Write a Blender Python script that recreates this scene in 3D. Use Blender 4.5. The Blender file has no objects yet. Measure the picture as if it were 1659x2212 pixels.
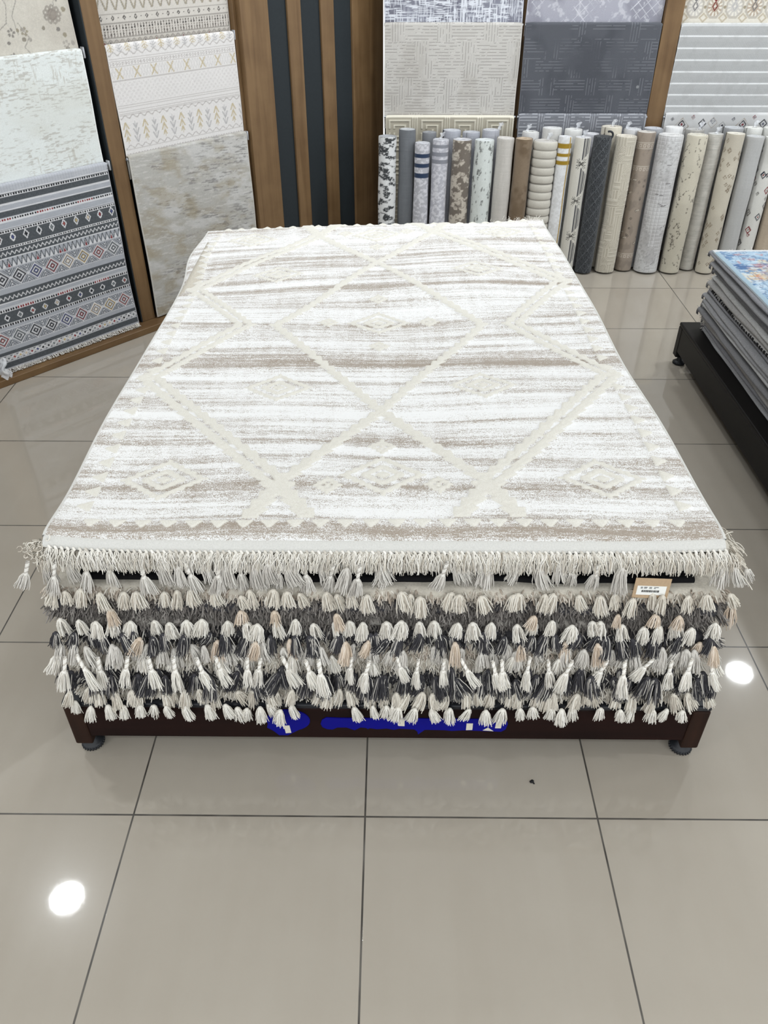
import bpy, bmesh, math, random
import numpy as np
from mathutils import Vector, Matrix

random.seed(7)
RNG = np.random.default_rng(7)
SC = bpy.context.scene
COL = SC.collection
PI = math.pi

def lin(c):
    c = np.asarray(c, float) / 255.0
    return np.where(c <= 0.04045, c / 12.92, ((c + 0.055) / 1.055) ** 2.4)

# ------------------------------------------------------------------ camera
cam_d = bpy.data.cameras.new('camera')
cam = bpy.data.objects.new('camera', cam_d)
COL.objects.link(cam)
cam_d.sensor_fit = 'VERTICAL'
cam_d.sensor_height = 24.0
cam_d.lens = 24.0 * 1694.97 / 2212.0
cam_d.clip_start = 0.05
PITCH, YAW = math.radians(37.431), math.radians(0.5136)
cam.location = (0, 0, 1.859)
cam.rotation_euler = (PI / 2 - PITCH, 0, YAW)
SC.camera = cam

# ------------------------------------------------------------------ world, exposure
SC.view_settings.view_transform = 'Standard'
SC.view_settings.look = 'None'
SC.view_settings.gamma = 1.0
SC.view_settings.use_curve_mapping = False
SC.view_settings.exposure = 1.52
WORLD_STRENGTH = 0.62
LAMP_STRENGTH = 88.0
wd = bpy.data.worlds.new('world')
SC.world = wd
wd.use_nodes = True
bg = wd.node_tree.nodes['Background']
bg.inputs[0].default_value = (0.92, 0.965, 1.0, 1)
bg.inputs[1].default_value = WORLD_STRENGTH

# ------------------------------------------------------------------ helpers: tags
def tag(o, label=None, cat=None, group=None, kind=None):
    if label: o['label'] = label
    if cat: o['category'] = cat
    if group: o['group'] = group
    if kind: o['kind'] = kind
    return o

def empty(name, loc=(0, 0, 0), rot=(0, 0, 0), label=None, cat=None, group=None):
    o = bpy.data.objects.new(name, None)
    COL.objects.link(o)
    o.empty_display_size = 0.05
    o.location = loc
    o.rotation_euler = rot
    return tag(o, label, cat, group)

# ------------------------------------------------------------------ helpers: numpy meshes
class MB:
    """collects vertices and faces for ONE mesh object"""
    def __init__(s):
        s.v, s.f, s.c, s.n = [], [], [], 0
    def add(s, V, F, C=None):
        V = np.asarray(V, float).reshape(-1, 3)
        F = np.asarray(F, int)
        s.v.append(V)
        if F.size: s.f.append(F + s.n)
        if C is None: C = np.ones((len(V), 3))
        C = np.broadcast_to(np.asarray(C, float), (len(V), 3))
        s.c.append(C)
        s.n += len(V)
        return s
    def build(s, name, mat, parent=None, smooth=True, attrs=None, col=False, loc=None, rot=None):
        V = np.concatenate(s.v)
        me = bpy.data.meshes.new(name)
        me.vertices.add(len(V))
        me.vertices.foreach_set('co', V.astype(np.float32).ravel())
        idx = np.concatenate([f.ravel() for f in s.f]).astype(np.int32)
        sizes = np.concatenate([np.full(len(f), f.shape[1]) for f in s.f])
        starts = np.concatenate([[0], np.cumsum(sizes)[:-1]]).astype(np.int32)
        me.loops.add(len(idx))
        me.loops.foreach_set('vertex_index', idx)
        me.polygons.add(len(starts))
        me.polygons.foreach_set('loop_start', starts)
        me.polygons.foreach_set('use_smooth', np.full(len(starts), smooth))
        me.update(calc_edges=True)
        if col:
            a = me.attributes.new('Col', 'FLOAT_COLOR', 'POINT')
            C = np.concatenate(s.c)
            a.data.foreach_set('color', np.concatenate([C, np.ones((len(C), 1))], 1).astype(np.float32).ravel())
        for k, arr in (attrs or {}).items():
            a = me.attributes.new(k, 'FLOAT', 'POINT')
            a.data.foreach_set('value', np.asarray(arr, np.float32).ravel())
        if mat: me.materials.append(mat)
        o = bpy.data.objects.new(name, me)
        COL.objects.link(o)
        if parent: o.parent = parent
        if loc is not None: o.location = loc
        if rot is not None: o.rotation_euler = rot
        return o

def gridfaces(nr, nc, wrap=False):
    r = np.arange(nr - 1)[:, None]
    c = np.arange(nc if wrap else nc - 1)[None, :]
    c2 = (c + 1) % nc
    a = r * nc + c; b = r * nc + c2; d = (r + 1) * nc + c; e = (r + 1) * nc + c2
    return np.stack([a, b, e, d], -1).reshape(-1, 4)

def tubes(P, R, sides=4):
    P = np.asarray(P, float)
    N, K, _ = P.shape
    R = np.broadcast_to(np.asarray(R, float), (N, K))
    T = np.gradient(P, axis=1)
    T /= np.linalg.norm(T, axis=2, keepdims=True) + 1e-12
    ref = np.array([0.31, 0.87, 0.17]); ref = ref / np.linalg.norm(ref)
    A = np.cross(T, ref); A /= np.linalg.norm(A, axis=2, keepdims=True) + 1e-9
    B = np.cross(T, A)
    th = np.arange(sides) * 2 * PI / sides
    V = P[:, :, None, :] + R[:, :, None, None] * (A[:, :, None, :] * np.cos(th)[None, None, :, None] + B[:, :, None, :] * np.sin(th)[None, None, :, None])
    f0 = gridfaces(K, sides, True)
    F = (np.arange(N)[:, None, None] * (K * sides) + f0[None]).reshape(-1, 4)
    return V.reshape(-1, 3), F

def boxvf(x0, x1, y0, y1, z0, z1, bev=0.003, seg=1):
    bm = bmesh.new()
    bmesh.ops.create_cube(bm, size=1.0)
    for v in bm.verts:
        v.co = Vector(((x0 + x1) / 2 + v.co.x * (x1 - x0), (y0 + y1) / 2 + v.co.y * (y1 - y0), (z0 + z1) / 2 + v.co.z * (z1 - z0)))
    if bev > 0:
        bmesh.ops.bevel(bm, geom=bm.edges[:], offset=bev, segments=seg, profile=0.5, affect='EDGES')
    bmesh.ops.triangulate(bm, faces=[f for f in bm.faces if len(f.verts) > 4])
    bm.verts.index_update()
    V = np.array([v.co[:] for v in bm.verts])
    Q = np.array([[v.index for v in f.verts] for f in bm.faces if len(f.verts) == 4]).reshape(-1, 4)
    T = np.array([[v.index for v in f.verts] for f in bm.faces if len(f.verts) == 3]).reshape(-1, 3)
    bm.free()
    return V, Q, T

def box(mb, *a, **k):
    V, Q, T = boxvf(*a, **k)
    base = mb.n
    mb.v.append(V); mb.c.append(np.ones((len(V), 3)))
    if len(Q): mb.f.append(Q + base)
    if len(T): mb.f.append(T + base)
    mb.n += len(V)
    return mb

def lathe(mb, prof, cx=0, cy=0, n=28):
    th = np.arange(n) * 2 * PI / n
    V = np.array([[cx + r * np.cos(t), cy + r * np.sin(t), z] for r, z in prof for t in th])
    mb.add(V, gridfaces(len(prof), n, True)[:, ::-1])
    return mb

def prism(mb, pts, y0, y1):
    """polygon in x-z extruded along y"""
    n = len(pts)
    V = np.array([[x, y0, z] for x, z in pts] + [[x, y1, z] for x, z in pts])
    mb.add(V, [[i, (i + 1) % n, n + (i + 1) % n, n + i] for i in range(n)])
    base = mb.n - 2 * n
    mb.f.append(np.array([list(range(n))[::-1]]) + base)
    mb.f.append(np.array([list(range(n, 2 * n))]) + base)
    return mb

# ------------------------------------------------------------------ numpy noise
def _h(ix, iy, s):
    n = (ix.astype(np.int64) * 374761393 + iy.astype(np.int64) * 668265263 + s * 974711) & 0x7fffffff
    n = ((n ^ (n >> 13)) * 1274126177) & 0x7fffffff
    n = n ^ (n >> 16)
    return (n & 0xffff) / 65535.0

def vn(x, y, s=0):
    x = np.asarray(x, float); y = np.asarray(y, float)
    x, y = np.broadcast_arrays(x, y)
    ix, iy = np.floor(x), np.floor(y)
    fx, fy = x - ix, y - iy
    fx = fx * fx * (3 - 2 * fx); fy = fy * fy * (3 - 2 * fy)
    a, b = _h(ix, iy, s), _h(ix + 1, iy, s)
    c, d = _h(ix, iy + 1, s), _h(ix + 1, iy + 1, s)
    return (a * (1 - fx) + b * fx) * (1 - fy) + (c * (1 - fx) + d * fx) * fy

def fbm(x, y, s=0, o=4):
    t, a, w = 0, 1, 0
    for k in range(o):
        t = t + a * vn(x * 2 ** k, y * 2 ** k, s + 17 * k); w += a; a *= 0.55
    return t / w

def sst(a, b, x):
    t = np.clip((x - a) / (b - a), 0, 1)
    return t * t * (3 - 2 * t)

# ------------------------------------------------------------------ materials
def newmat(name):
    m = bpy.data.materials.new(name)
    m.use_nodes = True
    nt = m.node_tree
    return m, nt, nt.nodes['Principled BSDF'], nt.nodes, nt.links

def mat_plain(name, rgb, rough=0.6, spec=0.4, noise=0.0, scale=60, bump=0.0, metal=0.0):
    m, nt, b, N, L = newmat(name)
    c = lin(rgb)
    b.inputs['Roughness'].default_value = rough
    b.inputs['Specular IOR Level'].default_value = spec
    b.inputs['Metallic'].default_value = metal
    tc = N.new('ShaderNodeTexCoord')
    nz = N.new('ShaderNodeTexNoise'); nz.inputs['Scale'].default_value = scale; nz.inputs['Detail'].default_value = 4
    L.new(tc.outputs['Object'], nz.inputs['Vector'])
    rp = N.new('ShaderNodeValToRGB')
    rp.color_ramp.elements[0].position = 0.3; rp.color_ramp.elements[1].position = 0.7
    rp.color_ramp.elements[0].color = (*(c * (1 - noise)), 1)
    rp.color_ramp.elements[1].color = (*np.minimum(c * (1 + noise), 1), 1)
    L.new(nz.outputs['Fac'], rp.inputs[0]); L.new(rp.outputs[0], b.inputs['Base Color'])
    if bump:
        bp = N.new('ShaderNodeBump'); bp.inputs['Strength'].default_value = bump; bp.inputs['Distance'].default_value = 0.002
        L.new(nz.outputs['Fac'], bp.inputs['Height']); L.new(bp.outputs[0], b.inputs['Normal'])
    return m

def mat_pile(name, rough=0.9, noise=0.12, scale=420, bump=0.35, spec=0.15, sheen=0.15):
    """woven or tufted fabric: colour attribute 'Col' times fine fibre noise"""
    m, nt, b, N, L = newmat(name)
    b.inputs['Roughness'].default_value = rough
    b.inputs['Specular IOR Level'].default_value = spec
    b.inputs['Sheen Weight'].default_value = sheen
    at = N.new('ShaderNodeAttribute'); at.attribute_name = 'Col'
    tc = N.new('ShaderNodeTexCoord')
    nz = N.new('ShaderNodeTexNoise'); nz.inputs['Scale'].default_value = scale; nz.inputs['Detail'].default_value = 3
    L.new(tc.outputs['Object'], nz.inputs['Vector'])
    mr = N.new('ShaderNodeMapRange'); mr.inputs[1].default_value = 0.25; mr.inputs[2].default_value = 0.75
    mr.inputs[3].default_value = 1 - noise; mr.inputs[4].default_value = 1 + noise
    L.new(nz.outputs['Fac'], mr.inputs[0])
    mx = N.new('ShaderNodeMix'); mx.data_type = 'RGBA'; mx.blend_type = 'MULTIPLY'; mx.inputs[0].default_value = 1
    L.new(at.outputs['Color'], mx.inputs[6]); L.new(mr.outputs[0], mx.inputs[7])
    L.new(mx.outputs[2], b.inputs['Base Color'])
    bp = N.new('ShaderNodeBump'); bp.inputs['Strength'].default_value = bump; bp.inputs['Distance'].default_value = 0.0015
    L.new(nz.outputs['Fac'], bp.inputs['Height']); L.new(bp.outputs[0], b.inputs['Normal'])
    return m

def mat_thread(name, stops, rough=0.85):
    """yarn whose strands differ: colour picked per strand; stops = [(pos, rgb)]"""
    m, nt, b, N, L = newmat(name)
    b.inputs['Roughness'].default_value = rough
    b.inputs['Specular IOR Level'].default_value = 0.15
    g = N.new('ShaderNodeNewGeometry')
    rp = N.new('ShaderNodeValToRGB'); rp.color_ramp.interpolation = 'LINEAR'
    el = rp.color_ramp.elements
    while len(el) < len(stops): el.new(0.5)
    for e, (p, c) in zip(el, stops):
        e.position = p; e.color = (*lin(c), 1)
    L.new(g.outputs['Random Per Island'], rp.inputs[0])
    L.new(rp.outputs[0], b.inputs['Base Color'])
    return m

def mat_wood(name, base, dark, axis='Z', rough=0.45, spec=0.3):
    m, nt, b, N, L = newmat(name)
    b.inputs['Roughness'].default_value = rough
    b.inputs['Specular IOR Level'].default_value = spec
    tc = N.new('ShaderNodeTexCoord')
    mp = N.new('ShaderNodeMapping')
    s = {'Z': (26, 26, 1.6), 'X': (1.6, 26, 26)}[axis]
    mp.inputs['Scale'].default_value = s
    L.new(tc.outputs['Object'], mp.inputs['Vector'])
    n1 = N.new('ShaderNodeTexNoise'); n1.inputs['Scale'].default_value = 1.0; n1.inputs['Detail'].default_value = 5; n1.inputs['Distortion'].default_value = 0.6
    L.new(mp.outputs[0], n1.inputs['Vector'])
    n2 = N.new('ShaderNodeTexNoise'); n2.inputs['Scale'].default_value = 7.0; n2.inputs['Detail'].default_value = 3
    L.new(tc.outputs['Object'], n2.inputs['Vector'])
    ad = N.new('ShaderNodeMath'); ad.operation = 'MULTIPLY_ADD'; ad.inputs[1].default_value = 0.6
    L.new(n1.outputs['Fac'], ad.inputs[0])
    m2 = N.new('ShaderNodeMath'); m2.operation = 'MULTIPLY'; m2.inputs[1].default_value = 0.4
    L.new(n2.outputs['Fac'], m2.inputs[0]); L.new(m2.outputs[0], ad.inputs[2])
    rp = N.new('ShaderNodeValToRGB')
    rp.color_ramp.elements[0].position = 0.34; rp.color_ramp.elements[1].position = 0.62
    rp.color_ramp.elements[0].color = (*lin(dark), 1); rp.color_ramp.elements[1].color = (*lin(base), 1)
    L.new(ad.outputs[0], rp.inputs[0]); L.new(rp.outputs[0], b.inputs['Base Color'])
    bp = N.new('ShaderNodeBump'); bp.inputs['Strength'].default_value = 0.08; bp.inputs['Distance'].default_value = 0.001
    L.new(n1.outputs['Fac'], bp.inputs['Height']); L.new(bp.outputs[0], b.inputs['Normal'])
    return m

TILE, TX0, TY0 = 0.6, -0.659, 1.132
def mat_floor():
    m, nt, b, N, L = newmat('glazed_floor_tile')
    tc = N.new('ShaderNodeTexCoord')
    sp = N.new('ShaderNodeSeparateXYZ'); L.new(tc.outputs['Object'], sp.inputs[0])
    def M(op, a, bb=None, c=None):
        n = N.new('ShaderNodeMath'); n.operation = op
        for i, v in enumerate((a, bb, c)):
            if v is None: continue
            if isinstance(v, (int, float)): n.inputs[i].default_value = v
            else: L.new(v, n.inputs[i])
        return n.outputs[0]
    def edge(ax, o):
        t = M('DIVIDE', M('SUBTRACT', ax, o), TILE)
        fr = M('FRACT', t)
        d = M('MINIMUM', fr, M('SUBTRACT', 1.0, fr))
        return M('MULTIPLY', d, TILE), M('FLOOR', t)
    dx, ix = edge(sp.outputs[0], TX0)
    dy, iy = edge(sp.outputs[1], TY0)
    d = M('MINIMUM', dx, dy)
    gr = N.new('ShaderNodeMapRange'); gr.interpolation_type = 'SMOOTHSTEP'
    gr.inputs[1].default_value = 0.0017; gr.inputs[2].default_value = 0.0030; gr.inputs[3].default_value = 1; gr.inputs[4].default_value = 0
    L.new(d, gr.inputs[0])
    cb = N.new('ShaderNodeCombineXYZ'); L.new(ix, cb.inputs[0]); L.new(iy, cb.inputs[1])
    wn = N.new('ShaderNodeTexWhiteNoise'); wn.noise_dimensions = '2D'; L.new(cb.outputs[0], wn.inputs['Vector'])
    n1 = N.new('ShaderNodeTexNoise'); n1.inputs['Scale'].default_value = 3.5; n1.inputs['Detail'].default_value = 5
    L.new(tc.outputs['Object'], n1.inputs['Vector'])
    mp = N.new('ShaderNodeMapping'); mp.inputs['Scale'].default_value = (9, 0.8, 1); mp.inputs['Rotation'].default_value = (0, 0, 0.12)
    L.new(tc.outputs['Object'], mp.inputs['Vector'])
    n3 = N.new('ShaderNodeTexNoise'); n3.inputs['Scale'].default_value = 1.0; n3.inputs['Detail'].default_value = 4
    L.new(mp.outputs[0], n3.inputs['Vector'])
    sm = M('ADD', M('MULTIPLY', n1.outputs['Fac'], 0.45), M('ADD', M('MULTIPLY', n3.outputs['Fac'], 0.35), M('MULTIPLY', wn.outputs[0], 0.2)))
    rp = N.new('ShaderNodeValToRGB')
    rp.color_ramp.elements[0].position = 0.3; rp.color_ramp.elements[1].position = 0.7
    rp.color_ramp.elements[0].color = (*lin((158, 150, 138)), 1); rp.color_ramp.elements[1].color = (*lin((167, 160, 149)), 1)
    L.new(sm, rp.inputs[0])
    n2 = N.new('ShaderNodeTexNoise'); n2.inputs['Scale'].default_value = 9; n2.inputs['Detail'].default_value = 2
    L.new(tc.outputs['Object'], n2.inputs['Vector'])
    gc = N.new('ShaderNodeValToRGB')
    gc.color_ramp.elements[0].position = 0.35; gc.color_ramp.elements[1].position = 0.65
    gc.color_ramp.elements[0].color = (*lin((54, 50, 45)), 1); gc.color_ramp.elements[1].color = (*lin((92, 88, 82)), 1)
    L.new(n2.outputs['Fac'], gc.inputs[0])
    mx = N.new('ShaderNodeMix'); mx.data_type = 'RGBA'
    L.new(gr.outputs[0], mx.inputs[0]); L.new(rp.outputs[0], mx.inputs[6]); L.new(gc.outputs[0], mx.inputs[7])
    L.new(mx.outputs[2], b.inputs['Base Color'])
    n4 = N.new('ShaderNodeTexNoise'); n4.inputs['Scale'].default_value = 160; n4.inputs['Detail'].default_value = 3
    L.new(tc.outputs['Object'], n4.inputs['Vector'])
    rr = N.new('ShaderNodeMapRange'); rr.inputs[3].default_value = 0.012; rr.inputs[4].default_value = 0.06
    L.new(n4.outputs['Fac'], rr.inputs[0])
    ra = N.new('ShaderNodeMath'); ra.operation = 'MULTIPLY_ADD'; ra.inputs[1].default_value = 0.6
    L.new(gr.outputs[0], ra.inputs[0]); L.new(rr.outputs[0], ra.inputs[2]); L.new(ra.outputs[0], b.inputs['Roughness'])
    b.inputs['Specular IOR Level'].default_value = 0.5
    b.inputs['Coat Weight'].default_value = 0.3; b.inputs['Coat Roughness'].default_value = 0.22; b.inputs['Coat IOR'].default_value = 1.4
    inv = M('SUBTRACT', 1.0, gr.outputs[0])
    bp = N.new('ShaderNodeBump'); bp.inputs['Strength'].default_value = 0.5; bp.inputs['Distance'].default_value = 0.001
    L.new(M('ADD', inv, M('MULTIPLY', n4.outputs['Fac'], 0.012)), bp.inputs['Height']); L.new(bp.outputs[0], b.inputs['Normal'])
    return m

def mat_top_rug():
    """low white pile streaked with beige; raised cream pile where the attribute 'motif' is 1"""
    m, nt, b, N, L = newmat('carved_rug_pile')
    b.inputs['Roughness'].default_value = 0.9
    b.inputs['Specular IOR Level'].default_value = 0.12
    b.inputs['Sheen Weight'].default_value = 0.1
    a1 = N.new('ShaderNodeAttribute'); a1.attribute_name = 'beige'
    a2 = N.new('ShaderNodeAttribute'); a2.attribute_name = 'motif'
    tc = N.new('ShaderNodeTexCoord')
    n1 = N.new('ShaderNodeTexNoise'); n1.inputs['Scale'].default_value = 400; n1.inputs['Detail'].default_value = 2
    L.new(tc.outputs['Object'], n1.inputs['Vector'])
    mp = N.new('ShaderNodeMapping'); mp.inputs['Scale'].default_value = (60, 320, 60)
    L.new(tc.outputs['Object'], mp.inputs['Vector'])
    n2 = N.new('ShaderNodeTexNoise'); n2.inputs['Scale'].default_value = 1; n2.inputs['Detail'].default_value = 2
    L.new(mp.outputs[0], n2.inputs['Vector'])
    s1 = N.new('ShaderNodeMath'); s1.operation = 'MULTIPLY_ADD'; s1.inputs[1].default_value = 1.25
    L.new(n1.outputs['Fac'], s1.inputs[0]); L.new(a1.outputs['Fac'], s1.inputs[2])
    s2 = N.new('ShaderNodeMath'); s2.operation = 'MULTIPLY_ADD'; s2.inputs[1].default_value = 0.5
    L.new(n2.outputs['Fac'], s2.inputs[0]); L.new(s1.outputs[0], s2.inputs[2])
    rp = N.new('ShaderNodeValToRGB')
    e = rp.color_ramp.elements
    e[0].position = 0.0; e[0].color = (*lin((233, 233, 233)), 1)
    e[1].position = 1.0; e[1].color = (*lin((158, 147, 135)), 1)
    mr = N.new('ShaderNodeMapRange'); mr.inputs[1].default_value = 1.28; mr.inputs[2].default_value = 1.62
    L.new(s2.outputs[0], mr.inputs[0]); L.new(mr.outputs[0], rp.inputs[0])
    cr = N.new('ShaderNodeValToRGB')
    cr.color_ramp.elements[0].position = 0.3; cr.color_ramp.elements[1].position = 0.7
    cr.color_ramp.elements[0].color = (*lin((208, 204, 194)), 1); cr.color_ramp.elements[1].color = (*lin((224, 222, 215)), 1)
    L.new(n1.outputs['Fac'], cr.inputs[0])
    mx = N.new('ShaderNodeMix'); mx.data_type = 'RGBA'
    mf = N.new('ShaderNodeMapRange'); mf.inputs[1].default_value = 0.35; mf.inputs[2].default_value = 0.65
    L.new(a2.outputs['Fac'], mf.inputs[0]); L.new(mf.outputs[0], mx.inputs[0])
    L.new(rp.outputs[0], mx.inputs[6]); L.new(cr.outputs[0], mx.inputs[7])
    L.new(mx.outputs[2], b.inputs['Base Color'])
    bp = N.new('ShaderNodeBump'); bp.inputs['Strength'].default_value = 0.35; bp.inputs['Distance'].default_value = 0.002
    L.new(n1.outputs['Fac'], bp.inputs['Height']); L.new(bp.outputs[0], b.inputs['Normal'])
    return m

def mat_emit(name, rgb, s):
    m, nt, b, N, L = newmat(name)
    b.inputs['Base Color'].default_value = (1, 1, 1, 1)
    b.inputs['Emission Color'].default_value = (*rgb, 1)
    b.inputs['Emission Strength'].default_value = s
    return m

def mat_plastic_film(name):
    m, nt, b, N, L = newmat(name)
    b.inputs['Base Color'].default_value = (0.86, 0.88, 0.92, 1)
    b.inputs['Roughness'].default_value = 0.15
    b.inputs['Alpha'].default_value = 0.42
    tc = N.new('ShaderNodeTexCoord')
    nz = N.new('ShaderNodeTexNoise'); nz.inputs['Scale'].default_value = 90
    L.new(tc.outputs['Object'], nz.inputs['Vector'])
    bp = N.new('ShaderNodeBump'); bp.inputs['Strength'].default_value = 0.5; bp.inputs['Distance'].default_value = 0.004
    L.new(nz.outputs['Fac'], bp.inputs['Height']); L.new(bp.outputs[0], b.inputs['Normal'])
    return m

M_FLOOR = mat_floor()
M_WALL = mat_plain('painted_wall', (205, 203, 198), 0.8, 0.2, 0.03)
M_CEIL = mat_plain('ceiling_board', (232, 231, 228), 0.9, 0.2, 0.02)
M_BLACK = mat_plain('charcoal_panel', (40, 45, 48), 0.6, 0.2, 0.05)
M_OAK = mat_wood('brown_oak_upright', (119, 94, 65), (96, 73, 48), 'Z')
M_OAKH = mat_wood('brown_oak_rail', (118, 93, 63), (94, 71, 47), 'X')
M_METAL = mat_plain('grey_metal', (176, 178, 182), 0.4, 0.5, 0.03, metal=0.6)
M_PILE = mat_pile('rug_pile')
M_SHINY = mat_pile('silky_rug_pile', rough=0.7, spec=0.3, noise=0.16, sheen=0.2)
M_WENGE = mat_wood('dark_wenge', (32, 15, 12), (22, 10, 8), 'X', 0.65, 0.12)
M_WENGEZ = mat_wood('dark_wenge_leg', (46, 27, 18), (30, 17, 12), 'Z', 0.6, 0.15)
M_DECK = mat_plain('blackened_deck', (24, 26, 32), 0.35, 0.4, 0.1)
M_EBONY = mat_plain('black_lacquer', (16, 14, 13), 0.5, 0.25, 0.15, 20)
M_RUBBER = mat_plain('black_rubber', (34, 36, 40), 0.5, 0.4, 0.1)
M_BLUE = mat_plain('cobalt_blue_sticker', (3, 4, 118), 0.6, 0.15, 0.02)
M_TAPE = mat_plain('masking_tape', (208, 202, 186), 0.6, 0.3, 0.06, 200)
M_CARD = mat_plain('brown_card', (176, 152, 124), 0.8, 0.2, 0.06, 200)
M_PAPER = mat_plain('white_paper', (228, 228, 224), 0.7, 0.2, 0.01)
M_INK = mat_plain('black_ink', (28, 28, 30), 0.7, 0.2, 0.02)
M_FILM = mat_plastic_film('clear_plastic_film')
M_LAMP = mat_emit('lamp_diffuser', (0.93, 0.97, 1.0), LAMP_STRENGTH)
M_WHITEMETAL = mat_plain('white_enamel', (235, 235, 235), 0.4, 0.4, 0.01)

T_WHITE = mat_thread('white_yarn', [(0, (196, 190, 180)), (0.4, (222, 218, 209)), (1, (236, 233, 227))])
T_CREAM = mat_thread('cream_yarn', [(0, (186, 177, 164)), (0.5, (214, 208, 196)), (1, (229, 225, 216))])
T_GREYW = mat_thread('greyish_yarn', [(0, (178, 173, 166)), (0.5, (205, 201, 194)), (1, (225, 222, 216))])
T_DARK = mat_thread('charcoal_and_white_yarn', [(0, (44, 44, 48)), (0.5, (68, 67, 71)), (0.72, (100, 98, 99)), (0.8, (186, 182, 175)), (1, (212, 208, 200))])
T_TAUPE = mat_thread('taupe_grey_yarn', [(0, (84, 80, 77)), (0.6, (120, 115, 111)), (1, (148, 143, 138))])
T_TAN = mat_thread('tan_yarn', [(0, (186, 168, 148)), (0.5, (212, 197, 180)), (1, (229, 219, 207))])
T_BEIGE = mat_thread('oatmeal_yarn', [(0, (170, 156, 142)), (0.45, (204, 194, 181)), (1, (230, 225, 215))])
F_CREAM = mat_plain('cream_backing', (196, 190, 178), 0.9, 0.1, 0.1, 200, 0.3)
F_GREY = mat_plain('grey_backing', (150, 146, 140), 0.9, 0.1, 0.12, 200, 0.3)
F_DARK = mat_plain('charcoal_backing', (66, 65, 68), 0.9, 0.1, 0.15, 200, 0.3)
M_BAND = mat_plain('white_woven_tape', (206, 205, 201), 0.85, 0.15, 0.06, 300, 0.4)
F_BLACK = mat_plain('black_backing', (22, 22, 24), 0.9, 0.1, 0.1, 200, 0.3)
F_LGREY = mat_plain('light_grey_backing', (178, 176, 172), 0.9, 0.1, 0.1, 200, 0.3)

# ================================================================== SETTING
def plane(name, pts, mat):
    mb = MB(); mb.add(pts, [[0, 1, 2, 3]])
    o = mb.build(name, mat, smooth=False)
    return tag(o, kind='structure')

fl = plane('floor', [(-6, -4, 0), (6, -4, 0), (6, 6, 0), (-6, 6, 0)], M_FLOOR)
ce = MB(); box(ce, -6, 6, -4, 6.2, 3.0, 3.06, bev=0)
tag(ce.build('ceiling', M_CEIL, smooth=False), kind='structure')
wb = MB(); box(wb, -0.02, 6, 5.62, 5.72, 0, 3.0, bev=0)
tag(wb.build('wall_back', M_WALL, smooth=False), kind='structure')

# the left wall runs at 48 degrees; WL is its frame: x along the wall, y into the wall
WLOC, WANG = (-1.912, 3.403, 0), math.radians(48.18)
wl = MB(); box(wl, -3.2, 2.93, 0.20, 0.30, 0, 3.0, bev=0)
tag(wl.build('wall_left', M_WALL, smooth=False, loc=WLOC, rot=(0, 0, WANG)), kind='structure')
wp = MB(); box(wp, 1.9455, 2.5775, 0.067, 0.1999, 0, 3.0, bev=0)
tag(wp.build('wall_centre', M_BLACK, smooth=False, loc=WLOC, rot=(0, 0, WANG)), kind='structure')
for i, (a, b2) in enumerate([(1.757, 1.945), (2.080, 2.178), (2.328, 2.430), (2.578, 2.846)]):
    t = MB(); box(t, a, b2, 0.052, 0.199 if i in (0, 3) else 0.0668, 0, 2.99, bev=0.002)
    tag(t.build('trim_%d' % (i + 1), M_OAK, smooth=False, loc=WLOC, rot=(0, 0, WANG)), kind='structure')

# ceiling downlights (two mirror in the floor tiles)
spots = [((-1.985, 2.389), 'round ceiling downlight mirrored in the floor tile at lower left'),
         ((2.816, 4.247), 'round ceiling downlight mirrored in the floor beside the right pallet foot'),
         ((0.4, 4.35), 'round ceiling downlight over the far end of the rug stack'),
         ((-0.45, 3.95), 'added round downlight brightening the slatted wall'),  # unseen lamp, placed to light the dark end of the slats
         ((2.8, 1.0), 'round ceiling downlight above the blue rug stack'),
         ((-4.2, 2.4), 'round ceiling downlight far out to the left'),
         ((4.4, 2.4), 'round ceiling downlight far out to the right'),
         ((1.9, 4.55), 'added round downlight brightening the aisle by the rug rolls'),  # unseen lamp, added to lift the floor of the back aisle
         ((-2.2, -0.6), 'round ceiling downlight behind the viewer on the left'),
         ((0.0, -0.9), 'round ceiling downlight directly behind the viewer'),
         ((2.2, -0.6), 'round ceiling downlight behind the viewer on the right'),
         ((-2.2, -2.6), 'round ceiling downlight at the shop front on the left'),
         ((2.2, -2.6), 'round ceiling downlight at the shop front on the right')]
lamp0 = None
for (x, y), lb in spots:
    if lamp0 is None:
        lamp0 = empty('ceiling_light', (x, y, 3.0), label=lb, cat='ceiling light', group='ceiling downlights')
        r = MB(); lathe(r, [(0.089, -0.001), (0.091, -0.008), (0.107, -0.010), (0.113, -0.004), (0.113, 0.0)])
        rim = r.build('rim', M_WHITEMETAL, lamp0)
        dmb = MB(); lathe(dmb, [(0.0005, -0.006), (0.06, -0.006), (0.090, -0.005)])
        dif = dmb.build('diffuser', M_LAMP, lamp0)
    else:
        o = lamp0.copy(); COL.objects.link(o); o.location = (x, y, 3.0); o['label'] = lb
        for ch in (rim, dif):
            c = ch.copy(); COL.objects.link(c); c.parent = o

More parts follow.
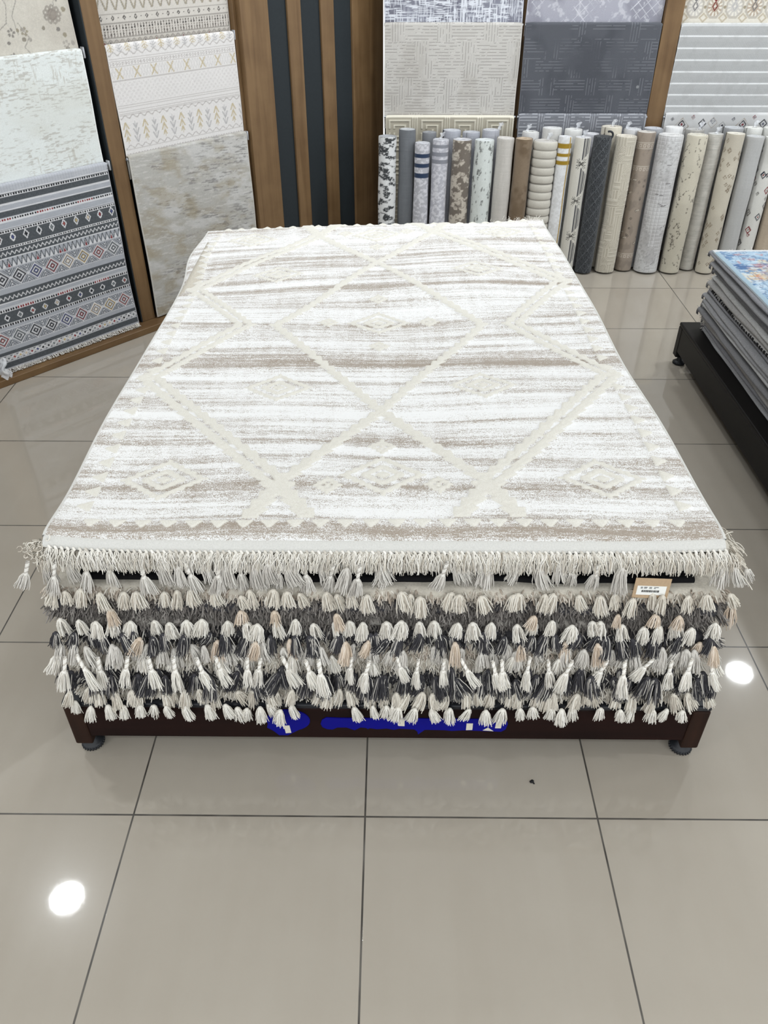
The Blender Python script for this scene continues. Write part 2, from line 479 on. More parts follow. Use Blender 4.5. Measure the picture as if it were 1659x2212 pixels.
# ================================================================== PATTERNS
class Canvas:
    """colour field over a grid in metres (U to the right, V upwards)"""
    def __init__(s, U, V, base):
        s.U, s.V = U, V
        s.C = np.broadcast_to(lin(base), U.shape + (3,)).copy()
    def mix(s, mask, rgb):
        m = np.clip(mask, 0, 1)[..., None]
        s.C = s.C * (1 - m) + lin(rgb) * m
        return s
    def hband(s, a, b, rgb, k=1.0):
        return s.mix(((s.V >= a) & (s.V < b)) * k, rgb)
    def sub(s, a, b):
        return (s.V >= a) & (s.V < b)
    def dia(s, cu, cv, hu, hv, rgb, lo=0.0, hi=1.0, k=1.0):
        d = np.abs(s.U - cu) / hu + np.abs(s.V - cv) / hv
        return s.mix(((d <= hi) & (d >= lo)) * k, rgb)
    def disc(s, cu, cv, r, rgb, lo=0.0, k=1.0):
        d = np.hypot(s.U - cu, s.V - cv) / r
        return s.mix(((d <= 1) & (d >= lo)) * k, rgb)
    def seg(s, u0, v0, u1, v1, w, rgb, k=1.0):
        du, dv = u1 - u0, v1 - v0
        t = np.clip(((s.U - u0) * du + (s.V - v0) * dv) / (du * du + dv * dv + 1e-9), 0, 1)
        d = np.hypot(s.U - u0 - t * du, s.V - v0 - t * dv)
        return s.mix((d < w) * k, rgb)
    def noise(s, fu, fv, a, b, rgb, seed=0, k=1.0, o=4):
        return s.mix(sst(a, b, fbm(s.U * fu, s.V * fv, seed, o)) * k, rgb)
    def mul(s, fu, fv, amp, seed=0):
        s.C = s.C * (1 + amp * (2 * fbm(s.U * fu, s.V * fv, seed) - 1))[..., None]
        return s

def cells(U, p, o=0.0):
    """repeat: cell index and offset from the cell centre"""
    t = (U - o) / p
    i = np.floor(t)
    return i, (t - i - 0.5) * p

# ------------------------------------------------------------------ hanging rug patterns (H = distance down from the rod)
def pat_kilim(U, V, L):
    f = -V / L                                   # 0 at the fold, 1 at the hem
    D, G, W, R, K = (74, 78, 82), (164, 167, 174), (212, 212, 214), (128, 44, 48), (36, 36, 40)
    c = Canvas(U, V, G)
    F = lambda a, b: (f >= a) & (f < b)
    acc = [R, K, (190, 168, 120), (70, 76, 120), (110, 116, 118), (205, 190, 170), K, (150, 80, 76)]
    c.mix(F(0, .05) * (np.sin(U * 900) > 0.2) * .35, W)
    for a, b in [(.048, .10), (.135, .168), (.225, .315), (.33, .372), (.565, .612), (.665, .727), (.885, .907), (.948, .982)]:
        c.mix(F(a, b) * 1.0, D)
        c.mix(F(a, b) * (vn(U * 400, V * 400, 3) > .6) * .35, (98, 102, 106))
    for a, b in [(.043, .050), (.098, .105), (.130, .137), (.186, .192), (.222, .227), (.372, .378), (.425, .430), (.530, .535), (.610, .616), (.638, .642), (.760, .765), (.860, .864), (.905, .909), (.945, .950)]:
        c.mix(F(a, b) * .8, W)
    i, d = cells(U, .0125)
    for a, b, red in [(.052, .067, 0), (.170, .186, 1), (.205 + .024, .246, 0), (.315, .330, 0), (.645, .663, 1), (.728, .745, 0)]:
        c.mix(F(a, b) * 1.0, W)
        col = np.abs(d) < .004
        c.mix(F(a + .003, b - .003) * col, K)
        if red: c.mix(F(a + .003, b - .003) * col * (np.sin(i * .37 + 2) > .2), R)
    for a, b in [(.335, .368), (.572, .608)]:
        m = (a + b) / 2 * L
        z = np.abs(((U / .022) % 1) - .5) * 2
        zz = m + (z - .5) * .016
        c.mix(F(a, b) * (np.abs(-V - zz) < .0032), W)
    z = np.abs(((U / .024) % 1) - .5) * 2
    a, b = .380, .424
    t = (f - a) / (b - a)
    c.mix(F(a, b) * (np.abs(t - z) < .16), D); c.mix(F(a, b) * (t > z + .3) * .9, W)
    i, d = cells(U, .024); c.mix(F(a, b) * (t > z + .45) * (np.sin(i * 1.1) > .75), R)
    for a, b in [(.240, .305), (.672, .722)]:                      # rows of small outlined diamonds
        i, d = cells(U, .066); m = (a + b) / 2 * L; hv = (b - a) * L * .42
        q = np.abs(d) / .0155 + np.abs(-V - m) / hv
        c.mix((q < 1) * 1.0, W); c.mix((q < .62) * 1.0, D)
        for k in range(8): c.mix((q < .42) * ((i % 8) == k), acc[(k * 3 + int(a * 10)) % 8])
    for a, b in [(.436, .530), (.768, .860)]:                      # large concentric diamonds
        i, d = cells(U, .086); m = (a + b) / 2 * L; hv = (b - a) * L * .5
        q = np.abs(d) / .040 + np.abs(-V - m) / hv
        c.mix(F(a, b) * (np.abs(d) > .040), W)
        st = (q > 1.05) & (np.sin((np.abs(d) * 1.0 + np.abs(-V - m) * .9) * 520) > 0)
        c.mix(F(a, b) * st, (104, 107, 112))
        for lo, hi, col in [(.86, 1.0, W), (.72, .86, None), (.58, .72, (96, 98, 104)), (.42, .58, W), (.28, .42, (90, 92, 98)), (.14, .28, None), (0, .14, W)]:
            mk = F(a, b) * ((q >= lo) & (q < hi))
            if col: c.mix(mk, col)
            else:
                for k in range(8): c.mix(mk * ((i % 8) == k), acc[(k * 5 + int(a * 10)) % 8])
    a, b = .910, .944
    i, d = cells(U, .030); m = (a + b) / 2 * L; hv = (b - a) * L * .48
    q = np.abs(d) / .0135 + np.abs(-V - m) / hv
    c.mix(F(a, b) * 1.0, (120, 122, 126)); c.mix(F(a, b) * (np.abs(q - 1.25) < .2), W); c.mix((q < .95) * F(a, b), W)
    for k in range(8): c.mix((q < .55) * F(a, b) * ((i % 8) == k), acc[(k * 3 + 1) % 8])
    c.mix((f > .982) * (vn(U * 300, V * 60, 5) > .3), (178, 178, 184))
    return c.mul(30, 200, .10, 4)

def pat_mint(U, V, L):
    c = Canvas(U, V, (214, 218, 216))
    c.noise(3, 5, .45, .75, (200, 201, 194), 11, .6)
    m = sst(.58, .68, fbm(U * 42, V * 240, 12, 2)) * sst(.30, .55, fbm(U * 9, V * 12, 13, 3))
    c.mix(m * .65, (168, 164, 156))
    m = sst(.66, .74, fbm(U * 150, V * 34, 14, 2)) * sst(.5, .7, fbm(U * 6, V * 7, 15, 3))
    return c.mix(m * .6, (176, 172, 162))

def pat_floral(U, V, L):
    c = Canvas(U, V, (192, 187, 177))
    c.noise(4, 4, .45, .7, (178, 172, 162), 21, .8)
    r = np.random.default_rng(5)
    for k in range(16):
        u, v = r.uniform(0, .8), r.uniform(-.55, 0)
        for q in range(4):
            u2, v2 = u + r.uniform(-.05, .05), v + r.uniform(.02, .07)
            c.seg(u, v, u2, v2, .0018, (140, 136, 130), .8); u, v = u2, v2
    for k in range(80):
        u, v = r.uniform(0, .8), r.uniform(-.55, 0)
        col = [(122, 116, 104), (134, 126, 108), (150, 145, 138), (112, 108, 104)][k % 4]
        if k % 3: c.disc(u, v, r.uniform(.006, .011), col, 0, .85)
        else:
            for a in range(5): c.disc(u + .012 * np.cos(a * 1.257), v + .012 * np.sin(a * 1.257), .006, col, 0, .8)
    for u, v in [(.70, -.36), (.38, -.24), (.60, -.15)]:
        for a in range(9): c.disc(u + .032 * np.cos(a * .7), v + .026 * np.sin(a * .7), .012, (140, 134, 126), .3, .8)
        c.disc(u, v, .022, (128, 120, 112), 0, .8)
    return c.mul(150, 150, .10, 22)

def pat_aztec(U, V, L):
    c = Canvas(U, V, (190, 185, 178))
    y = -V
    W, G, K = (208, 204, 198), (134, 130, 124), (66, 62, 60)
    F = lambda a, b: (y >= a) & (y < b)
    z = np.abs(((U / .05) % 1) - .5) * 2
    c.mix(F(.30, .365) * (np.abs((y - .30) / .065 - z) < .16), (150, 142, 126)); c.mix(F(.30, .365) * (np.abs((y - .31) / .065 - z) < .05), G)
    for a in (.375, .413, .47, .520): c.mix(F(a, a + .004) * .8, G)
    i, d = cells(U, .031)
    q = np.abs(d) / .009 + np.abs(y - .394) / .011
    c.mix((q < 1) & (q > .45) & (i % 2 == 0), K); c.mix((np.hypot(d, y - .394) < .003) & (i % 2 == 1), K)
    i, d = cells(U, .0165)
    for k, yy in enumerate((.425, .436, .447, .458, .467)):
        c.mix((np.hypot(d, y - yy) < .0046), [(110, 104, 100), K, (124, 118, 112), (96, 90, 86), (130, 124, 118)][k])
        c.mix((np.hypot(d, y - yy) < .0046) & (np.sin(i * 2.1 + k) > .2), (142, 136, 130))
    i, d = cells(U, .032)
    q = np.abs(d) / .0165 + np.abs(y - .497) / .020
    c.mix(F(.477, .517) * 1.0, (172, 166, 158)); c.mix(F(.477, .517) * (np.abs(q - 1) < .2), G); c.mix((q < .62) & (q > .36), G)
    c.mix((q < .36) & (np.sin(i * 1.9) > .5), K); c.mix((q < .36) & (np.sin(i * 1.3 + 2) > .8), (122, 48, 46))
    for yy in (.10, .17, .24):
        i, d = cells(U, .05); q = np.abs(d) / .02 + np.abs(y - yy) / .025
        c.mix((q < 1) & (q > .7), G); c.mix((q < .4), (150, 140, 122))
    return c.mul(200, 200, .08, 23)

def pat_ivory(U, V, L):
    c = Canvas(U, V, (209, 206, 204))
    f = -V / L
    G, T, g = (168, 163, 160), (182, 170, 144), (188, 185, 183)
    F = lambda a, b: (f >= a) & (f < b)
    for a in (.105, .122, .160, .262, .268, .455, .470, .500, .515, .530, .800, .870, .885, .995): c.mix(F(a, a + .005) * .7, G)
    for a in (.072, .545, .780):
        w = a + .012 * np.sin(U * 2 * PI / .045)
        c.mix((np.abs(f - w) < .0045) * .9, G)
    def trees(a, b, p):
        i, d = cells(U, p); t = (f - a) / (b - a)
        up = np.where(i % 2 == 0, t, 1 - t)
        m = F(a, b) & ((np.abs(d) < .0022) | (np.abs(np.abs(d) - .016 * (((up * 3) % 1))) < .0035) & (up < .9))
        c.mix(m & (i % 2 == 0), T); c.mix(m & (i % 2 == 1), (172, 170, 170))
    trees(.0, .060, .047); trees(.585, .755, .056)
    def xs(a, b, p):
        i, d = cells(U, p); t = ((f - a) / (b - a) - .5)
        z = np.abs(((U / .033) % 1) - .5) * 2 - .5
        c.mix(F(a, b) * (np.abs(np.abs(t) - np.abs(z)) < .10) * .7, g)
        c.mix(F(a, b) * (np.abs(np.abs(d) - .016 * np.abs(t) * 2) < .004), T)
        c.mix(F(a, b) * (np.hypot(d, t * .03) < .006), T)
    xs(.175, .255, .098); xs(.895, .985, .098)
    i, d = cells(U, .017)
    for a in (.13, .83): c.mix((np.hypot(d, (f - a - .014) * L) < .006) & (np.hypot(d, (f - a - .014) * L) > .0028), G)
    z = np.sin(U * 2 * PI / .026) * np.sin(V * 2 * PI / .026)
    c.mix(F(.285, .445) * (z > .15) * .65, (196, 192, 190))
    return c.mul(220, 220, .06, 31)

def pat_abstract(U, V, L):
    c = Canvas(U, V, (172, 170, 165))
    W = V + .10 * U
    c.mix(sst(.42, .80, fbm(U * 6, W * 16, 41, 5)) * .6, (154, 146, 130))
    c.mix(sst(.50, .66, fbm(U * 5, W * 14, 42)) * .8, (190, 189, 187))
    c.mix(sst(.55, .68, fbm(U * 22, W * 150, 43, 3)) * sst(.4, .6, fbm(U * 4, W * 8, 44)) * .8, (126, 124, 122))
    c.mix(sst(.60, .72, fbm(U * 25, W * 170, 45, 3)) * .6, (196, 194, 190))
    c.mix(sst(.50, .78, fbm(U * 9, W * 16, 46, 5)) * .5, (146, 134, 106))
    return c.mul(120, 260, .07, 47)

def pat_crosshatch(U, V, L):
    c = Canvas(U, V, (132, 134, 146))
    c.noise(5, 5, .42, .62, (106, 106, 118), 51, .8)
    c.mix(sst(.52, .64, fbm(U * 22, V * 260, 52, 2)) * sst(.22, .5, fbm(U * 8, V * 8, 53)), (206, 209, 216))
    c.mix(sst(.54, .66, fbm(U * 260, V * 22, 54, 2)) * sst(.22, .5, fbm(U * 9, V * 7, 55)), (208, 211, 218))
    return c

def basket(U, V, s, gap, seed):
    """blocks of parallel grooves, across or upright by turns; 1 in a groove"""
    bu, bv = .270, .094
    iy = np.floor(V / bv); ox = (iy % 2) * .13 + _h(iy, iy * 0, seed) * .12
    ix = np.floor((U + ox) / bu)
    lu = (U + ox) / bu - ix
    up = lu > .68
    gh = np.abs(((V / s) % 1) - .5) * 2
    gv = np.abs(((U / s) % 1) - .5) * 2
    brk = vn(U * 60, V * 60, seed + 3)
    return np.where(up, gv > 1 - gap, gh > 1 - gap) * (brk > .22)

def pat_basket_light(U, V, L):
    c = Canvas(U, V, (188, 185, 180))
    c.noise(6, 6, .45, .65, (176, 172, 166), 61, .8)
    W = V + .004 * vn(U * 20, V * 20, 64)
    c.mix(basket(U + .004 * vn(U * 22, V * 22, 66), W, .0165, .17, 62) * .85, (136, 132, 128))
    c.mix(basket(U, W + .005, .0165, .12, 62) * .5, (206, 204, 200))
    return c

def pat_basket_dark(U, V, L):
    c = Canvas(U, V, (84, 86, 92))
    c.noise(5, 5, .4, .65, (74, 76, 82), 71, .9)
    c.mix(basket(U, V, .0165, .14, 72) * sst(.28, .55, fbm(U * 5, V * 5, 73)) * .75, (122, 124, 130))
    c.mix((np.hypot(U - .70, (V + .33)) < .008), (130, 132, 134))
    return c

def pat_basket_grey(U, V, L):
    c = Canvas(U, V, (116, 118, 124))
    lu = (U / .16) % 1
    gh = (np.abs(((V / .018) % 1) - .5) > .36) & (lu < .72)
    gv = (np.abs(((U / .014) % 1) - .5) > .36) & (lu >= .72)
    return c.mix((gh | gv) * sst(.3, .5, fbm(U * 40, V * 40, 75)) * .9, (178, 180, 186))

def meander(U, V):
    p = .20
    i = np.floor(U / p); u = (U / p - i); v = (-V % .14) / .14
    a = np.maximum(np.abs(u - .42) * 2.6, np.abs(v - .62) * 2)
    line = ((a * 2.7) % 1) < .36
    edge = (u > .80) & (((u - .80) * 15 % 1) < .5)
    return np.where(u > .80, edge, line & ~((u < .42) & (np.abs(v - .62) < .07)))

def pat_meander(U, V, L):
    c = Canvas(U, V, (170, 164, 149))
    c.noise(6, 6, .4, .6, (162, 155, 140), 81, .6)
    return c.mix(meander(U, V) * .8, (204, 199, 184)).mix((V > -.012) * .9, (222, 217, 202))

def pat_lavender(U, V, L):
    c = Canvas(U, V, (160, 160, 170))
    c.noise(6, 6, .42, .62, (136, 136, 146), 91, .85)
    a = (U + V) / .055; b = (U - V) / .055
    m = (np.abs(a % 1 - .5) > .47) | (np.abs(b % 1 - .5) > .47)
    c.mix(m * sst(.45, .6, fbm(U * 9, V * 9, 92)) * .9, (206, 206, 212))
    return c.mix(sst(.62, .7, fbm(U * 30, V * 30, 93)) * .6, (196, 196, 202))

def pat_octagon(U, V, L):
    c = Canvas(U, V, (206, 201, 190))
    y = -V - .435
    i, d = cells(U, .112, .012)
    a = np.maximum(np.maximum(np.abs(d) / .050, np.abs(y) / .056), (np.abs(d) / .05 + np.abs(y) / .056) / 1.42)
    c.mix(a < 1, (176, 170, 160)); c.mix((a < .80) & (i % 2 == 0), (188, 184, 178)); c.mix((a < .80) & (i % 2 == 1), (170, 156, 140))
    th = np.arctan2(y, d)
    c.mix((a < .78) & (a > .45) & (np.sin(th * 12) > .1), (212, 208, 198))
    q = np.abs(d) / .017 + np.abs(y + .004) / .026
    for k in range(3):
        col = [(110, 108, 108), (112, 40, 40), (168, 166, 166)][k]
        c.mix((q < 1) & (q > .62) & (i % 3 == k), col); c.mix((q < .3) & (i % 3 == k), (212, 208, 200))
        c.mix((np.hypot(d, y + .037) < .009) & (i % 3 == k), col)
    i2, d2 = cells(U, .112, -.044)
    c.mix(np.hypot(d2, y) < .008, (150, 140, 120))
    for s in (-1, 1):
        q = np.abs(d2) / .028 + np.abs(y + s * .052) / .026
        c.mix((q < 1) & (q > .55), (178, 168, 150))
    c.mix((np.abs(y + .072) < .005), (176, 168, 152))
    c.mix((np.abs(y + .088) < .008) & (np.sin(U * 260) > 0), (130, 110, 100))
    return c.mul(160, 160, .07, 95)

def pat_ridges(U, V, L):
    c = Canvas(U, V, (176, 177, 177))
    t = (-V / .061) % 1
    tw = np.sin((U * 1.0 + np.where(t > .5, 1, -1) * V) * 520)
    c.mix((t > .5) * (tw > 0) * .35, (158, 159, 160))
    return c.mix((t < .07) * .8, (204, 205, 205)).noise(30, 30, .5, .7, (166, 166, 166), 97, .5)

def ridge_h(U, V):
    t = (-V / .061) % 1
    return .008 * (sst(0, .1, t) * (1 - t) ** .8)

def pat_diamonds(U, V, L):
    c = Canvas(U, V, (184, 184, 184))
    c.noise(8, 8, .45, .65, (198, 198, 198), 101, .8)
    r = np.random.default_rng(9)
    cols = [(46, 48, 60), (60, 56, 58), (112, 44, 50), (70, 70, 74), (90, 92, 104), (150, 150, 150)]
    for k in range(13):
        u = .045 + .062 * k; v = [-.035, -.065, -.025, -.06, -.045, -.07][k % 6]; h = [.011, .024, .012, .026, .016, .022][k % 6]
        c.dia(u, v, h, h * 1.1, cols[k % 6], .68, 1); c.dia(u, v, h, h * 1.1, cols[(k + 1) % 6], 0, .35)
        if k % 3 == 1: c.dia(u, v - .01, h * 1.9, h * 2.0, (150, 140, 128), .9, 1.0)
    return c

# ------------------------------------------------------------------ hanging rugs
def hanging_rug(name, label, loc, rz, u0, u1, ztop, zbot, w, pat, group, mat=None, step=.0032, relief=None, wave=.003, seed=0, flap=.10, cat='rug'):
    L = ztop - zbot
    r = .013
    s_front = np.arange(0, L - r + 1e-6, step)
    arc = np.linspace(PI, 0, 10)[:-1]               # over the rod
    path = [(w + .013 + r, ztop - r - flap), (w + .013 + r, ztop - r - flap * .5)]
    nb = len(path) + len(arc)
    py = np.concatenate([[p[0] for p in path], w + .013 - r * np.cos(arc), np.full(len(s_front), w)])
    pz = np.concatenate([[p[1] for p in path], ztop - r + r * np.sin(arc), ztop - r - s_front])
    U = np.arange(0, u1 - u0 + 1e-6, step)
    nu, nv = len(U), len(py)
    UU, YY = np.meshgrid(U, py); _, ZZ = np.meshgrid(U, pz)
    VV = ZZ - ztop
    dn = sst(0, .35, -VV)
    YY = YY + wave * dn * (np.sin(UU * 7 + seed) + .6 * np.sin(VV * 11 + UU * 3 + seed * 2))
    edge = np.minimum(UU, U[-1] - UU)
    front = np.zeros_like(YY); front[nb:] = 1
    if relief is not None: YY = YY - relief(UU, VV) * front
    XX = u0 + UU + .0025 * np.sin(VV * 9 + seed) * dn
    ZZ = ZZ - .004 * np.exp(-edge / .012) * (np.arange(nv) < nb + 6)[:, None]
    C = pat(UU, VV, L).C
    e = (edge < .005)[..., None] * front[..., None]
    C = C * (1 - e) + np.clip(C.mean((0, 1)) * 1.25, 0, .8) * e
    root = empty(name, loc, (0, 0, rz), label, cat, group)
    mb = MB()
    mb.add(np.stack([XX, YY, ZZ], -1), gridfaces(nv, nu)[:, ::-1], C.reshape(-1, 3))
    o = mb.build('pile', mat or M_PILE, root, col=True)
    sol = o.modifiers.new('thickness', 'SOLIDIFY'); sol.thickness = .006; sol.offset = -1
    return root

# rack of the left wall: uprights, foot rail, rods
def rod(parent, x0, x1, y, z, ends=(1, 1)):
    mb = MB(); P = np.array([[[x0 - .006, y, z], [x1 + .006, y, z]]]); V, F = tubes(P, .0065, 12); mb.add(V, F)
    o = mb.build('hanging_rod', M_METAL, parent)
    for k, x in enumerate((x0, x1)):
        if ends[k]:
            e = MB(); s = -1 if k == 0 else 1
            box(e, x + (0 if s > 0 else -.008), x + (.008 if s > 0 else 0), y - .016, y + .012, z - .030, z + .016, bev=.0035, seg=2)
            c = e.build('rod_end', M_METAL, o)

rackL = empty('display_rack', WLOC, (0, 0, WANG), 'brown oak rug rack along the angled left wall', 'display rack')
for a, b2 in ((-.065, .045), (.886, .968)):
    m = MB(); box(m, a, b2, .085, .199, .0345, 2.6, bev=.002); m.build('upright', M_OAK, rackL, smooth=False)
m = MB(); box(m, .880, .8855, .087, .1895, .0345, 2.6, bev=0); m.build('side_facing', M_BLACK, rackL, smooth=False)  # black strip stands for the shaded left side of the upright
m = MB(); box(m, -.9, 1.757, 0, .199, 0, .034, bev=.002); m.build('foot_rail', M_OAKH, rackL, smooth=False)
m = MB(); box(m, -.9, 1.757, .19, .1995, .0345, 2.6, bev=0); m.build('back_board', M_BLACK, rackL, smooth=False)
m = MB(); box(m, 1.7375, 1.7565, .088, .188, .0345, 2.6, bev=.002); m.build('side_board', M_OAK, rackL, smooth=False)
HL = 'rugs hanging on the left wall rack'
for z, w in ((1.86, .118), (1.367, .092), (.886, .066)):
    rod(rackL, .060, .858, w + .013, z - .013); rod(rackL, .972, 1.735, w + .013, z - .013, (0, 1))
hanging_rug('hanging_rug', 'greige floral rug at the top left above the white rug', WLOC, WANG, .062, .853, 1.86, 1.28, .118, pat_floral, HL, seed=1)
hanging_rug('hanging_rug', 'off-white rug with fine dashes above the dark striped kilim', WLOC, WANG, .062, .853, 1.367, .80, .092, pat_mint, HL, seed=2)
kil = hanging_rug('hanging_rug', 'charcoal and grey kilim rug with rows of coloured diamonds', WLOC, WANG, .062, .850, .886, .042, .066, pat_kilim, HL, seed=3, wave=.005, step=.0028)
hanging_rug('hanging_rug', 'taupe tribal rug with rows of small dark dots, top of its column', WLOC, WANG, .974, 1.734, 1.86, 1.28, .118, pat_aztec, HL, seed=4)
hanging_rug('hanging_rug', 'ivory rug with bands of wavy lines and little trees', WLOC, WANG, .974, 1.734, 1.367, .80, .092, pat_ivory, HL, seed=5)
hanging_rug('hanging_rug', 'mottled grey and tan abstract rug below the ivory banded rug', WLOC, WANG, .974, 1.734, .892, .040, .066, pat_abstract, HL, seed=6)
# fringe and plastic on the kilim hem
x = np.arange(.064, .848, .0035); N = len(x)
P = np.zeros((N, 4, 3)); P[:, :, 0] = x[:, None] + RNG.normal(0, .002, (N, 4)) * np.arange(4)
P[:, :, 1] = .064 - np.array([0, .006, .016, .026]) + RNG.normal(0, .002, (N, 1)); P[:, :, 2] = np.array([.050, .044, .040, .0385]) + RNG.uniform(0, .002, (N, 1))
mb = MB(); mb.add(*tubes(P, .0016, 4)); mb.build('hem_fringe', T_GREYW, kil)
uu, vv = np.meshgrid(np.linspace(0, 1, 14), np.linspace(0, 1, 16))
mb = MB(); mb.add(np.stack([.020 + .055 * uu + .012 * np.sin(vv * 9), .050 - .03 * uu * (1 - uu) * 3 - .03 * vv + .010 * np.sin(uu * 11 + vv * 7), .125 - .085 * vv + .006 * np.sin(uu * 13)], -1), gridfaces(16, 14))
mb.build('plastic_wrap', M_FILM, kil)

# rack of the back wall
RB = (0, 5.25, 0)
rackB = empty('display_rack', RB, label='brown oak rug rack behind the standing rug rolls', cat='display rack')
for a, b2, y0 in ((.705, .812, .120), (1.558, 1.660, .045), (2.43, 2.53, .045)):
    m = MB(); box(m, a, b2, y0, .24, .0345, 2.6, bev=.002); m.build('upright', M_OAK, rackB, smooth=False)
m = MB(); box(m, -.045, 2.53, .02, .25, 0, .034, bev=.002); m.build('foot_rail', M_OAKH, rackB, smooth=False)
m = MB(); box(m, -.045, 2.53, .25, .262, 0, 2.6, bev=0); m.build('back_board', M_BLACK, rackB, smooth=False)
for z, w in ((1.86, .080), (1.352, .050), (.874, .024)):
    for a, b2 in ((-.042, .750), (.772, 1.553), (1.664, 2.426)):
        rod(rackB, a, b2, w + .013, z - .013, (0, 0))
HB = 'rugs hanging on the back wall rack'
hanging_rug('hanging_rug', 'blue-grey crosshatched rug at the top beside the slatted wall', RB, 0, -.046, .752, 1.86, 1.28, .080, pat_crosshatch, HB, seed=1)
hanging_rug('hanging_rug', 'light grey rug with basket-weave lines beside the slatted wall', RB, 0, -.046, .752, 1.352, .79, .050, pat_basket_light, HB, seed=2)
hanging_rug('hanging_rug', 'beige rug with raised cream meander showing behind the silver rolls', RB, 0, -.036, .748, .870, .05, .024, pat_meander, HB, seed=3, relief=lambda u, v: .004 * meander(u, v))
hanging_rug('hanging_rug', 'lavender grey marbled rug above the charcoal rug', RB, 0, .770, 1.555, 1.86, 1.28, .080, pat_lavender, HB, seed=4)
hanging_rug('hanging_rug', 'charcoal grey rug with faint basket-weave lines', RB, 0, .770, 1.555, 1.353, .79, .050, pat_basket_dark, HB, seed=5)
hanging_rug('hanging_rug', 'mid grey rug with pale dashes below the charcoal rug', RB, 0, .776, 1.556, .880, .05, .024, pat_basket_grey, HB, seed=6)
hanging_rug('hanging_rug', 'cream rug with octagon medallions at the top right', RB, 0, 1.664, 2.424, 1.86, 1.28, .080, pat_octagon, HB, seed=7)
hanging_rug('hanging_rug', 'silver grey rug with raised horizontal ridges', RB, 0, 1.664, 2.424, 1.350, .79, .050, pat_ridges, HB, seed=8, relief=ridge_h)
hanging_rug('hanging_rug', 'pale grey rug with small coloured diamonds below the ridged rug', RB, 0, 1.668, 2.424, .888, .05, .024, pat_diamonds, HB, seed=9)

# ================================================================== ROLLED RUGS
def roll_distress(base, dark, fu, fv, a, b, seed, extra=None):
    def f(U, V, H):
        c = Canvas(U, V, base)
        c.noise(fu, fv, a, b, dark, seed)
        c.noise(fu * 3, fv * 4, .55, .68, base, seed + 5, .8)
        if extra: extra(c, U, V, H)
        return c.mul(200, 200, .08, seed)
    return f

def roll_stripes(base, stripe, fleck, lines, seed, tone=None):
    def f(U, V, H):
        c = Canvas(U, V, base)
        c.mix(sst(.50, .58, fbm(U * 60, V * 85, seed, 3)) * .8, fleck)
        for a, b in lines: c.hband(H - b, H - a, stripe)
        if tone: c.mix((np.abs(U - tone[0]) < .006) * 1.0, tone[1])
        return c
    return f

def roll_plain(base, seed, amp=.1, fu=90, fv=12):
    def f(U, V, H):
        return Canvas(U, V, base).mul(fu, fv, amp, seed).mul(8, 300, amp * .8, seed + 1)
    return f

def roll_ribs(U, V, H):
    c = Canvas(U, V, (192, 188, 178))
    t = ((H - V) / .047) % 1
    c.mix((t > .90) * (V > .27), (132, 128, 120))
    return c.mix((V < .27) * (np.abs(((U / .018) % 1) - .5) > .44), (140, 136, 128))

def rib_h(U, V, H):
    t = ((H - V) / .047) % 1
    return np.where(V > .27, .0055 * np.sin(np.clip(t / .93, 0, 1) * PI) ** .5, .002)

def roll_tri(U, V, H):
    c = Canvas(U, V, (202, 199, 190))
    c.mix((np.abs(((U / .012) % 1) - .5) > .42) * .5, (170, 166, 156))
    dv = np.minimum.reduce([np.abs(V - v0) for v0 in (H - .14, H - .35, H - .56, H - .77)])
    c.mix((dv > .020 + np.abs(U) * .9) & (U > -.004) & (U < .044) & (np.abs(((U / .0095) % 1) - .5) < .26), (46, 46, 56))
    for k in (.35, .8, 1.6): c.mix((dv < .030) & (np.abs(U) < .03) & (np.abs(dv - np.abs(U) * k) < .0022), (84, 82, 78))
    return c

def roll_relief_diag(U, V, H):
    c = Canvas(U, V, (58, 60, 63))
    return c.mix(diag_h(U, V, H) / .005 * .7, (92, 95, 98))

def diag_h(U, V, H):
    a = ((U + .75 * V) / .055) % 1; b = ((U - .75 * V) / .055) % 1
    ring = np.maximum(np.abs(a - .5), np.abs(b - .5)) * 2
    return .005 * ((ring * 3) % 1 > .5)

def maze(U, V, seed, p=.05):
    iu, iv = np.floor(U / p), np.floor(V / p)
    k = _h(iu, iv, seed)
    fu, fv = U / p - iu, V / p - iv
    q = np.where(k < .34, np.hypot(fu - (k < .17), fv), np.where(k < .67, fu * 1.3, fv * 1.3))
    return ((q * 5) % 1) > .62

def roll_maze(U, V, H):
    c = Canvas(U, V, (196, 190, 176)).noise(4, 3, .45, .62, (176, 168, 150), 121, .8)
    return c.mix(maze(U, V, 5) * .55, (160, 152, 136))

def roll_taupe(U, V, H):
    c = Canvas(U, V, (150, 138, 126)).noise(30, 20, .5, .66, (132, 122, 112), 131, .8)
    i, d = cells(U, .026)
    for v0 in (H - .07, H - .20, H - .72):
        c.mix((np.hypot(d, V - v0) < .010) & (np.hypot(d, V - v0) > .005), (190, 180, 168)); c.hband(v0 + .013, v0 + .016, (186, 176, 164)); c.hband(v0 - .016, v0 - .013, (186, 176, 164))
    r = np.random.default_rng(12)
    for k in range(26):
        u, v = r.uniform(-.1, .1), r.uniform(.12, H - .24)
        c.dia(u, v, .008, .010, (92, 84, 78), .4, 1); 
        if k % 3 == 0: c.seg(u, v, u + .02, v + .004, .003, (190, 180, 166))
    return c

